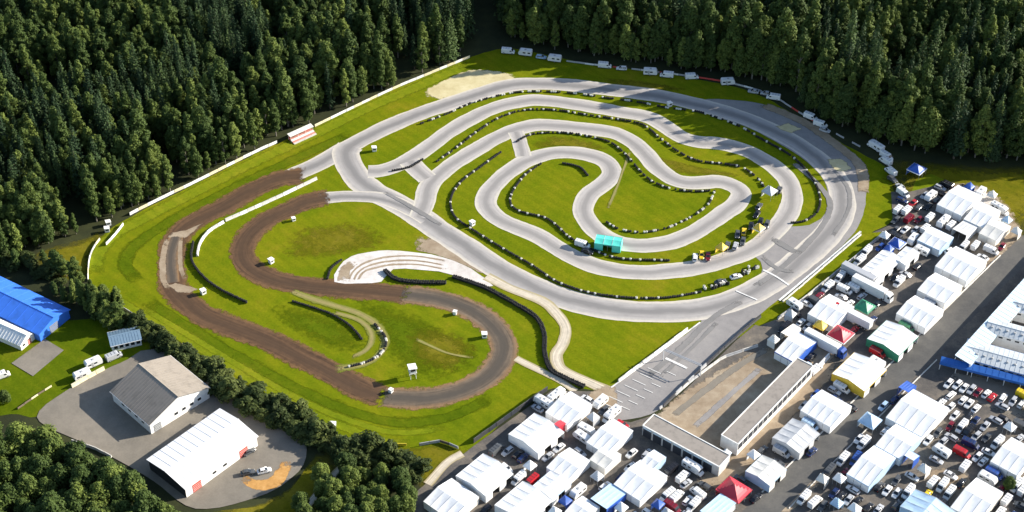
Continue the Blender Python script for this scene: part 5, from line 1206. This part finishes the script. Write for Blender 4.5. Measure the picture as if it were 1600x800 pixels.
# stacks of tyres on the grass island
for k, (px, py, lab) in enumerate(((1132,447,'tyre stack at the lower end of the grass island'), (1165,428,'tyre stack in the middle of the grass island'), (1178,420,'tyre stack at the upper tip of the grass island'), (1110,451,'tyre stack at the left tip of the grass island'))):
    t = thing('tyre_stack', lab, 'tyre stack', at(px, py)+Vector((0, 0, .19)), 0, 'tyre stacks on the grass island'); mb = MB(); mw = MB()
    for i in range(7):
        q = Vector((rv.uniform(-2.2, 2.2), rv.uniform(-.9, .9), 0)); ring_stack(mb if i % 2 else mw, q, .45, rv.uniform(.7, 1.3))
    tag(link('black_tyres', mb.mesh('black_tyres', RUB), t), kind='stuff'); tag(link('white_tyres', mw.mesh('white_tyres', TYREW), t), kind='stuff')

# ================================================================== CROWD OF SMALLER TENTS AND VEHICLES IN THE FREE SPOTS OF THE PADDOCK
rpts = resample(ats(ROADPX), 2.0)
NOGO = [[(985,690),(1040,628),(1190,535),(1250,555),(1300,560),(1300,590),(1150,745),(1115,755)], [(1455,590),(1490,520),(1600,390),(1660,330),(1700,640)], [(1455,735),(1500,735),(1518,758),(1480,765),(1450,755)], [(1500,600),(1600,628),(1600,655),(1525,640)]]
ZONES = [([(690,800),(760,710),(860,620),(930,625),(985,670),(1000,705),(860,810)], 'left half of the bottom tents'), ([(860,810),(1000,700),(1110,760),(1180,740),(1170,815)], 'right half of the bottom tents'),
         ([(1160,720),(1260,620),(1345,560),(1370,580),(1225,730)], 'lower half of the road row'), ([(1345,560),(1480,425),(1560,385),(1540,420),(1370,580)], 'upper half of the road row'),
         ([(1200,545),(1240,480),(1300,440),(1390,450),(1330,540),(1260,580)], 'lower half of the second row'), ([(1300,440),(1385,370),(1470,385),(1400,450)], 'upper half of the second row'),
         ([(1395,350),(1410,310),(1480,290),(1480,395),(1400,375)], 'left half of the upper paddock'), ([(1480,290),(1545,305),(1590,372),(1540,405),(1480,395)], 'right half of the upper paddock'),
         ([(1240,800),(1370,660),(1420,700),(1440,810)], 'crowd below the large white pair'), ([(1420,700),(1480,600),(1545,650),(1530,730)], 'crowd right of the large white pair'),
         ([(1530,730),(1545,650),(1620,660),(1620,740)], 'crowd at the right edge'), ([(1440,810),(1440,740),(1530,735),(1620,745),(1620,815)], 'crowd in the lower right corner')]
rf = random.Random(77)
KN = {'car': 'parked_car', 'van': 'parked_van', 'camper': 'camper_van', 'caravan': 'caravan', 'tent': 'paddock_tent'}
for poly, nm in ZONES:
    us = [p[0] for p in poly]; vs_ = [p[1] for p in poly]; got = []
    for _ in range(2500):
        if len(got) >= 30: break
        u, v = rf.uniform(min(us), max(us)), rf.uniform(min(vs_), max(vs_))
        if not inpoly(u, v, poly) or any(inpoly(u, v, q) for q in NOGO): continue
        p = at(u, v); kd = rf.choice(['car', 'car', 'car', 'van', 'van', 'tent', 'tent', 'camper', 'caravan'])
        an = RANG + rf.choice((0, H2, PI, -H2)) + rf.uniform(-.12, .12); hb = HALF[kd]; q = obb(p, an, hb[0]+.25, hb[1]+.25)
        if hits(q) or min((p.xy-r_.xy).length for r_ in rpts) < 6.0: continue
        BOXES.append(obb(p, an, *hb)); got.append((u, v, p, kd, an))
    got.sort(key=lambda g: g[0]); cnt = {}
    for u, v, p, kd, an in got:
        c = 'white' if kd in ('camper', 'caravan') else rf.choice(['white', 'white', 'white', 'cream', 'cream', 'grey', 'white', 'pale blue', 'blue', 'red'] if kd == 'tent' else CARCOLS)
        i = cnt.get((kd, c), 0); cnt[(kd, c)] = i+1
        noun = {'tent': 'peaked canopy'}.get(kd, kd)
        lab = '%s %s, %s such from the left, %s' % (c, noun, ORD[i], nm)
        p.z = ZP
        sp = {'car': lambda: car_spec(c, rf.random() < .5), 'van': lambda: van_spec(c), 'camper': lambda: camper_spec(c), 'caravan': lambda: caravan_spec(c), 'tent': lambda: tent_spec(3.0, 3.0, 'peak', c, c)}[kd]()
        spawn(sp, KN[kd], lab, {'tent': 'tent'}.get(kd, kd), p, an, 'things filling the '+nm)
